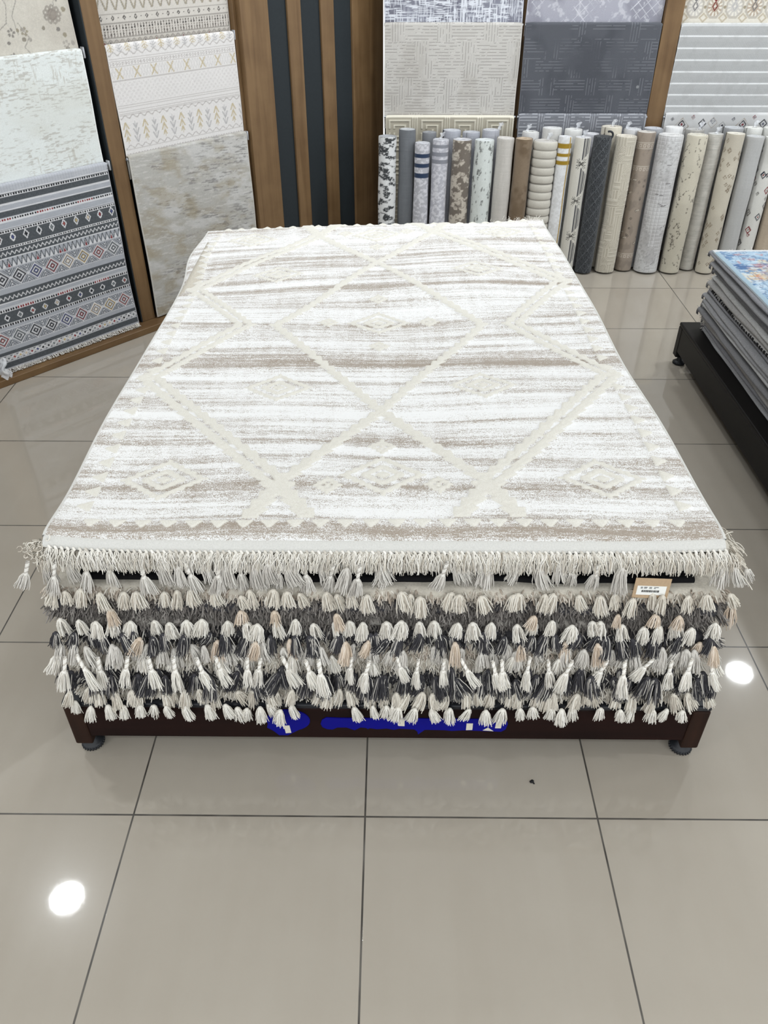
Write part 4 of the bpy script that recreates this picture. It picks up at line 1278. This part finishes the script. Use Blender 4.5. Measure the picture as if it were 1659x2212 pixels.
# C: rug with long knotted tassels
r_ = stack_rug('cream rug with long knotted tassels under the fringed rugs')
body(r_, F_CREAM, .6180, .6480, seed=13, w=1.60)
put_tassels(r_, T_GREYW, np.array([-.835, -.78, -.715, -.645, -.575, -.47, -.40, -.345, -.26, -.19, -.125, -.06, .14, .19, .445, .50]), YF(.63) - .024, .640, .052, cord=.036, w=.0155, rng=rs, out=-.10, sway=.2)
put_tassels(r_, T_GREYW, np.array([-.80, -.745, -.53, -.49, -.43, -.375, -.31, -.28, -.225, -.15, -.09, -.02, .0, .165, .24, .30, .36, .40, .55, .79, .82, .845]), YF(.63) - .022, .634, .058, w=.0165, rng=rs, out=-.10)
# B: cream rug with short fringe
r_ = stack_rug('cream rug with short fringe directly below the top rug')
body(r_, F_CREAM, .6490, .6715, seed=14, w=1.62)
hang_fringe(r_, 'fringe', T_CREAM, np.arange(-.81, .83, .0135), lambda x: YF(.66) - .006 + 0 * x, lambda x: .662 + 0 * x, .048, per=9, seed=5, outw=.022, knot=False, lean=lambda x: .25 * x)
n = 260
rt = np.random.default_rng(31)
c0 = np.array([-.812, YF(.67) - .010, .662]); K = 7; s = np.linspace(0, 1, K)
b0 = c0 + rt.normal(0, 1, (n, 3)) * np.array([.015, .010, .009])
ph = rt.uniform(0, 2 * PI, n); ax = rt.normal(0, 1, (n, 3)); ax /= np.linalg.norm(ax, axis=1, keepdims=True); bx = np.cross(ax, rt.normal(0, 1, (n, 3))); bx /= np.linalg.norm(bx, axis=1, keepdims=True)
P = b0[:, None] + .007 * (ax[:, None] * np.cos(s * 5 + 0)[None, :, None] + bx[:, None] * np.sin(s * 5)[None, :, None])
mb = MB(); mb.add(*tubes(P, .0014, 4)); tag(mb.build('corner_tuft', T_CREAM, r_), 'curly cream yarn tuft at the left corner', kind='stuff')
n = 70
b0 = np.array([.815, YF(.66) + .03, .655]) + rt.normal(0, 1, (n, 3)) * np.array([.006, .03, .012]); D = np.stack([rt.uniform(.5, 1, n), rt.normal(-.35, .4, n), rt.normal(-.2, .35, n)], -1)
P = b0[:, None] + D[:, None] * (.034 * s)[None, :, None]; P[:, :, 2] -= .016 * s[None] ** 2
mb = MB(); mb.add(*tubes(P, .0012, 4)); tag(mb.build('corner_tuft', T_CREAM, r_), kind='stuff')

# ------------------------------------------------------------------ A: the top rug with carved diamonds
def motif_field(u, v):
    """1 where the tall cream pile stands; u across from the centre line, v from the front edge"""
    U = np.abs(u)
    VC = 1.18
    w = np.abs(v - VC)                            # the design mirrors about its middle
    m = np.zeros_like(u, bool)
    tooth = ((v / .036) % 1) * .017 - .004
    def band(p0, p1, wid, dbl=False):
        nonlocal m
        (ua, wa), (ub, wb_) = p0, p1
        inside = (w >= min(wa, wb_) - .012) & (w <= max(wa, wb_) + .012)
        uc = ua + (ub - ua) * np.clip((w - wa) / (wb_ - wa), 0, 1)
        d = np.abs(U - uc)
        if dbl:
            g = .0085 * ((v / .036) % 1) + .001
            m |= inside & (d < wid / 2 + tooth) & (d > g)
        else:
            m |= inside & (d < wid / 2 + tooth)
    band((.372, 0), (0, .598), .028)                                  # inner lattice
    band((0, .598), (.268, .975), .034)
    band((.735, .385), (.268, .975), .074, True)                      # outer lattice, doubled
    band((.480, 0), (.735, .385), .064, True)
    band((.268, .975), (.325, 1.098), .044); band((.268, .975), (.190, 1.098), .044)
    def medal(cu, cv, hu, hv, small=False):
        nonlocal m
        q = .011
        du = np.floor(np.abs(u - cu) / q + .5) * q; dv = np.floor(np.abs(v - cv) / q + .5) * q
        d = du / hu + dv / hv
        if small:
            m |= (d < 1.0) & ~((np.abs(np.abs(u - cu) - .011) < .004) & (np.abs(v - cv) < .005)) & ~((np.hypot(u - cu, v - cv) > .010) & (np.hypot(u - cu, v - cv) < .0145) & (np.abs(u - cu) < .006))
        else:
            a_, b_ = np.abs(u - cu), np.abs(v - cv)
            sw = np.abs(((a_ / hu - b_ / hv) * 3.2) % 1 - .5) * 2
            d = a_ / hu + b_ / hv
            m |= ((d < .90 + .12 * sw) & (d > .70 + .06 * sw)) | ((d < .50 + .07 * sw) & (d > .27 + .03 * sw)) | (d < .19)
    for s_ in (-1, 1):
        medal(s_ * .568, .235, .118, .092); medal(s_ * .568, 2.125, .118, .092)
        medal(s_ * .318, .728, .112, .086); medal(s_ * .410, 1.675, .112, .086)
        medal(s_ * .142, .197, .036, .040, True); medal(s_ * .182, 1.21, .036, .040, True); medal(s_ * .142, 2.16, .036, .04, True)
    for cv in (.240, 1.205, 2.13): medal(0, cv, .118, .092)
    for cv in (.380, 1.012, 1.402, 1.975): medal(0, cv, .036, .038, True)
    # border teeth
    for v0, sg in ((.062, -1), (2.262, 1)):
        t = (v - v0) * sg
        hu = np.abs(((u / .0612) % 1) - .5) * .0612
        m |= (U < .725) & (t > 0) & (t < .030) & (hu < .025 * (1 - t / .032))
    t = U - .722
    hv = np.abs((((v - .02) / .066) % 1) - .5) * .066
    m |= (v > .09) & (v < 2.23) & (t > 0) & (t < .038) & (hv < .026 * (1 - t / .040))
    return m

def beige_field(u, v):
    vv = v + .012 * np.sin(u * 3.0 + v * 2) + .006 * np.sin(u * 9 + 1)
    f = .55 * fbm(u * 1.1 + 3, vv * 30, 401, 4) + .45 * fbm(u * 3.5, vv * 105, 402, 3)
    bands = [(.028, .030, .16), (.185, .035, .10), (.135, .018, -.14), (.290, .02, .05), (.36, .03, -.08), (.415, .02, .08), (.47, .02, -.10), (.55, .035, -.10), (.62, .05, -.08), (.72, .04, -.06), (.885, .030, .17), (.80, .02, -.10), (.96, .02, .03), (1.08, .04, -.06),
             (1.21, .012, .08), (1.30, .05, -.10), (1.43, .05, -.09), (1.525, .022, .18), (1.57, .014, -.12), (1.64, .04, .12), (1.76, .02, .08), (1.86, .03, .08), (1.95, .03, -.04), (2.02, .02, .06), (2.15, .06, -.08)]
    for c, s_, a in bands: f = f + a * np.exp(-((vv - c) / s_) ** 2)
    f = f + .13 * (fbm(u * 42, v * 5, 403, 3) - .5) + .10 * (fbm(u * 9, v * 9, 404, 3) - .5)
    return f

FLc, FRc, BLc, BRc = np.array([-.812, 1.426, .690]), np.array([.788, 1.434, .690]), np.array([-.848, 3.700, .681]), np.array([.708, 3.735, .718])
RW, RL = 1.60, 2.29
nu, nv = 500, 720
uu = np.linspace(-RW / 2, RW / 2, nu); vv = np.linspace(0, RL, nv)
UU, VV = np.meshgrid(uu, vv)
def rug_pos(U, V):
    a = (U / RW + .5)[..., None]; b = (V / RL)[..., None]
    P = (FLc * (1 - a) + FRc * a) * (1 - b) + (BLc * (1 - a) + BRc * a) * b
    le = np.exp(-((U + RW / 2) / .12)); ri = np.exp(-((RW / 2 - U) / .12))
    fe = np.exp(-V / .10)
    P[..., 0] += le * (-.034 * np.exp(-((V - 1.98) / .22) ** 2) + .017 * np.exp(-((V - 1.25) / .3) ** 2) - .006 * np.exp(-((V - .4) / .3) ** 2))
    P[..., 0] += ri * .006 * np.sin(V * 5)
    z = .006 * np.sin(U * 3.2 + 1.0) * np.sin(V * 4.1 + .6) * (1 - fe) + .004 * np.sin(V * 9 + U * 4) * (1 - fe)
    z += .010 * np.exp(-((U - .35) / .25) ** 2 - ((V - 1.7) / .22) ** 2)
    z -= .020 * le * np.exp(-((V - 1.9) / .35) ** 2)
    z -= .010 * np.exp(-V / .02)
    z += .016 * np.exp(-V / .12) * (np.exp(-(U + RW / 2) / .10) + .6 * np.exp(-(RW / 2 - U) / .10))
    z += .010 * np.exp(-(RL - V) / .03) * np.exp(-((U - .72) / .12) ** 2)
    P[..., 2] += z
    return P
mot = motif_field(UU, VV).astype(float)
for _ in range(2):
    mot2 = mot.copy()
    mot2[1:-1, 1:-1] = (mot[1:-1, 1:-1] * 2 + mot[:-2, 1:-1] + mot[2:, 1:-1] + mot[1:-1, :-2] + mot[1:-1, 2:]) / 6
    mot = mot2
bei = beige_field(UU, VV)
P = rug_pos(UU, VV)
P[..., 2] += (.0056 + .0018 * vn(UU * 110, VV * 110, 78)) * mot + .0010 * vn(UU * 120, VV * 120, 77)
ed = np.minimum(np.minimum(UU + RW / 2, RW / 2 - UU), np.minimum(VV, RL - VV))
P[..., 2] -= .004 * np.exp(-ed / .004)
rugA = stack_rug('large cream and beige carved-diamond rug on top of the big stack', (0, 0, 0))
mb = MB()
mb.add(P, gridfaces(nv, nu))
per = np.concatenate([np.arange(nu), np.arange(1, nv) * nu + nu - 1, (nv - 1) * nu + np.arange(nu - 2, -1, -1), np.arange(nv - 2, 0, -1) * nu])
top = P.reshape(-1, 3)[per]
low = top.copy(); low[:, 2] -= .010
n = len(per)
mb.add(np.vstack([top, low]), [[k, n + k, n + (k + 1) % n, (k + 1) % n] for k in range(n)])
pad = mb.n - nu * nv
mb.build('pile', mat_top_rug(), rugA, attrs={'motif': np.concatenate([mot.ravel(), np.ones(pad) * 0]), 'beige': np.concatenate([bei.ravel(), np.zeros(pad)])})
# bound edge along the two long sides
vs = np.linspace(.0, RL, 200)
for sgn in (-1, 1):
    bind = MB()
    Q = rug_pos(np.full(200, sgn * (RW / 2)), vs)[None].copy(); Q[..., 2] -= .0055
    bind.add(*tubes(Q, .0052, 8))
    bind.build('edge_binding', M_BAND, rugA)
# woven band and fringe at the front hem
xs = np.linspace(-RW / 2, RW / 2, 400)
top = rug_pos(xs, np.zeros(400)); top[:, 2] -= .004
prof = np.array([[.004, .0015], [-.002, .0015], [-.008, -.0005], [-.014, -.0040], [-.020, -.0095], [-.023, -.0150]])
V = np.stack([top + np.array([0, a, b]) for a, b in prof]); V[:, :, 2] += .0006 * (np.arange(400) % 2)[None]
hb = MB(); hb.add(V, gridfaces(6, 400)[:, ::-1]); hb.add(V + np.array([0, .002, -.003]), gridfaces(6, 400)); hb.build('hem_band', M_BAND, rugA)
zt = lambda x: np.interp(x, xs, top[:, 2]); yt = lambda x: np.interp(x, xs, top[:, 1])
hang_fringe(rugA, 'fringe', T_WHITE, np.arange(-.795, .80, .0140), lambda x: yt(x) - .0225, lambda x: zt(x) - .0135, .050, per=12, seed=8, outw=.016, lean=lambda x: -.05 + .55 * sst(.25, .8, x) - .25 * sst(-.55, -.8, x) + .22 * np.sin(x * 7))
# frayed back corner
n = 140
b0 = BRc + np.array([-.02, 0, -.004]) + np.stack([-rt.exponential(.05, n), rt.normal(.0, .003, n), rt.normal(0, .003, n)], -1)
D = np.stack([rt.normal(.1, .6, n), rt.uniform(.2, .8, n), rt.normal(.2, .5, n)], -1)
P = b0[:, None] + D[:, None] * (.014 * s)[None, :, None]
mb = MB(); mb.add(*tubes(P, .0009, 4)); mb.build('frayed_corner', T_WHITE, rugA)

# ================================================================== SECOND STACK (thin grey rugs, blue rug on top)
ordn = ['second', 'third', 'fourth', 'fifth', 'sixth', 'seventh', 'eighth', 'ninth', 'tenth', 'eleventh', 'twelfth', 'thirteenth', 'fourteenth', 'fifteenth', 'sixteenth', 'seventeenth', 'eighteenth', 'nineteenth', 'twentieth']
G2 = 'thin rugs in the stack on the black pallet'
r2 = np.random.default_rng(44)
zb, zt2 = .2160, .600
nr_ = 20
hts = r2.uniform(.8, 1.25, nr_); hts *= (zt2 - zb) / hts.sum()
tones = [(140, 140, 142), (166, 166, 166), (118, 118, 120), (186, 186, 185), (152, 150, 148), (130, 130, 134)]
RMATS = [mat_plain('grey_rug_side_%s' % w_, t, .9, .1, .14, 160, .4) for w_, t in zip(('ash', 'pale', 'slate', 'silver', 'stone', 'steel'), tones)]
def flat_rug(root, x0, x1, y0, y1, z0, z1, mat, seed, lift=0.0, C=None):
    """thin rug with a soft rounded rim that waves along its edges"""
    q = np.random.default_rng(seed)
    ny, nx = 110, 14
    t = (z1 - z0)
    ys = np.linspace(y0, y1, ny)
    rim = [(0.012, 0.0), (0.0, .35), (.001, .66), (.011, 1.0)]
    wx = .012 * (2 * fbm(ys * 2.2 + seed * 5.3, ys * 0, seed, 3) - 1)
    wz = .25 * t * (2 * fbm(ys * 3.0 + seed * 2.3, ys * 0 + 5, seed + 1, 3) - 1)
    xs_ = np.concatenate([[0] * 4, np.linspace(.02, 1, nx)])
    V = np.zeros((ny, 4 + nx, 3))
    for k, (a, b) in enumerate(rim):
        V[:, k, 0] = x0 + a + wx; V[:, k, 2] = z0 + t * b + wz * (.4 if k < 2 else 1)
    xx = np.linspace(x0 + .02, x1, nx)
    for k in range(nx):
        V[:, 4 + k, 0] = xx[k] + wx * math.exp(-k); V[:, 4 + k, 2] = z1 + wz * math.exp(-k * .8)
    V[:, :, 1] = ys[:, None]
    back = .006 * (2 * fbm(np.arange(4 + nx) * .6 + seed, np.zeros(4 + nx), seed + 4) - 1)
    mb = MB(); mb.add(V, gridfaces(ny, 4 + nx)[:, ::-1])
    # far end
    E = np.stack([V[-1], V[-1] + np.array([0, .004, -t * .5]), V[-1] + np.array([0, 0, -t * .95])])
    E[2, :4, 2] = np.minimum(E[2, :4, 2], V[-1, :4, 2]); E[1, :4, 2] = np.minimum(E[1, :4, 2], V[-1, :4, 2])
    mb.add(E, gridfaces(3, 4 + nx)[:, ::-1])
    return mb.build('rug_body', mat, root), V
z = zb
for k in range(nr_):
    i_top = nr_ - k - 1
    lab = 'thin grey rug, %s from the top of the stack under the blue rug' % ordn[i_top] if i_top < 19 else 'thin grey rug at the very bottom of the stack under the blue rug'
    if k == 11: lab = 'thin grey rug edged with black blotches in the stack under the blue rug'
    root = empty('rug', (0, 0, 0), label=lab, cat='rug', group=G2)
    dx = r2.normal(0, .011); dyk = r2.normal(0, .012)
    frac = k / nr_
    bodyo, V = flat_rug(root, 1.525 - .012 * frac + dx, 3.06 + dx, 1.45, 3.655 + dyk - .01 * (1 - frac), z, z + hts[k] * .97, RMATS[(k * 5 + k // 3) % 6], 500 + k)
    # short frayed end at the far corner
    n = 60
    b0 = np.stack([1.53 + dx + r2.uniform(0, .30, n), np.full(n, 3.655 + dyk), z + hts[k] * r2.uniform(.2, .9, n)], -1)
    D = np.stack([r2.normal(-.3, .5, n), r2.uniform(.4, 1, n), r2.normal(-.3, .3, n)], -1)
    P = b0[:, None] + D[:, None] * (.020 * s)[None, :, None]; P[:, :, 2] = np.maximum(P[:, :, 2], .2165)
    mb = MB(); mb.add(*tubes(P, .0017, 4)); tag(mb.build('end_fringe', T_GREYW, root), kind='stuff')
    if k == 11:
        bl = MB()
        for q in range(44):
            yq = 3.60 - q * .024 - r2.uniform(0, .006)
            if yq < 2.60 and q % 3: continue
            j = np.argmin(np.abs(V[:, 0, 1] - yq)); p = V[j, 1]
            hh = hts[k] * r2.uniform(.35, .8); w_ = r2.uniform(.004, .010)
            box(bl, p[0] - .0022, p[0] + .004, yq - w_, yq + w_, z + hts[k] * .15, z + hts[k] * .15 + hh, bev=.001)
        bl.build('black_stitching', M_INK, root, smooth=False)
    z += hts[k]
# blue rug
ny, nx = 420, 300
xs_ = np.linspace(0, 1.52, nx); ys_ = np.linspace(0, 2.17, ny)
XX, YY = np.meshgrid(xs_, ys_)
c = Canvas(XX, YY, (92, 128, 162))
c.noise(7, 8, .42, .6, (54, 92, 140), 601, .95); c.noise(9, 10, .52, .62, (150, 176, 196), 602, .9)
c.noise(6, 6, .60, .68, (196, 182, 150), 603, .9); c.noise(11, 13, .64, .70, (196, 166, 126), 604, .6)
c.noise(13, 11, .66, .72, (170, 96, 80), 605, .6); c.noise(40, 150, .50, .64, (188, 202, 212), 606, .75, 3); c.noise(130, 40, .58, .70, (64, 92, 130), 607, .6, 2)
ed = np.minimum(XX, 2.17 - YY)
c.mix((XX < .020) * 1.0, (150, 172, 186)); c.mix((2.17 - YY < .034) * 1.0, (196, 198, 200))
root = empty('rug', (0, 0, 0), label='faded blue abstract rug on top of the right stack', cat='rug', group=G2)
Z = zt2 + .0145 + .004 * (2 * fbm(XX * 3, YY * 3, 611) - 1) - .006 * np.exp(-np.minimum(XX, 2.17 - YY) / .008) + .0015 * vn(XX * 150, YY * 150, 5)
P = np.stack([1.500 + XX + .006 * np.sin(YY * 5), 1.48 + YY, Z], -1)
mb = MB(); mb.add(P, gridfaces(ny, nx), c.C.reshape(-1, 3))
for line in (P[:, 0][::-1], P[-1]):
    lo = line.copy(); lo[:, 2] = zt2 + .001; mb.add(np.stack([lo, line]), gridfaces(2, len(line)), lin((176, 186, 192)))
mb.build('pile', M_PILE, root, col=True)

# ================================================================== debris on the floor
d = MB(); box(d, -.006, .006, -.004, .004, 0.0003, .005, bev=.002); box(d, -.001, .003, -.010, -.003, .0003, .003, bev=.001)
o = d.build('debris', M_INK, loc=(.386, 1.238, 0), rot=(0, 0, .6)); tag(o, 'tiny black scrap on the floor tile in front of the pallet', 'scrap')
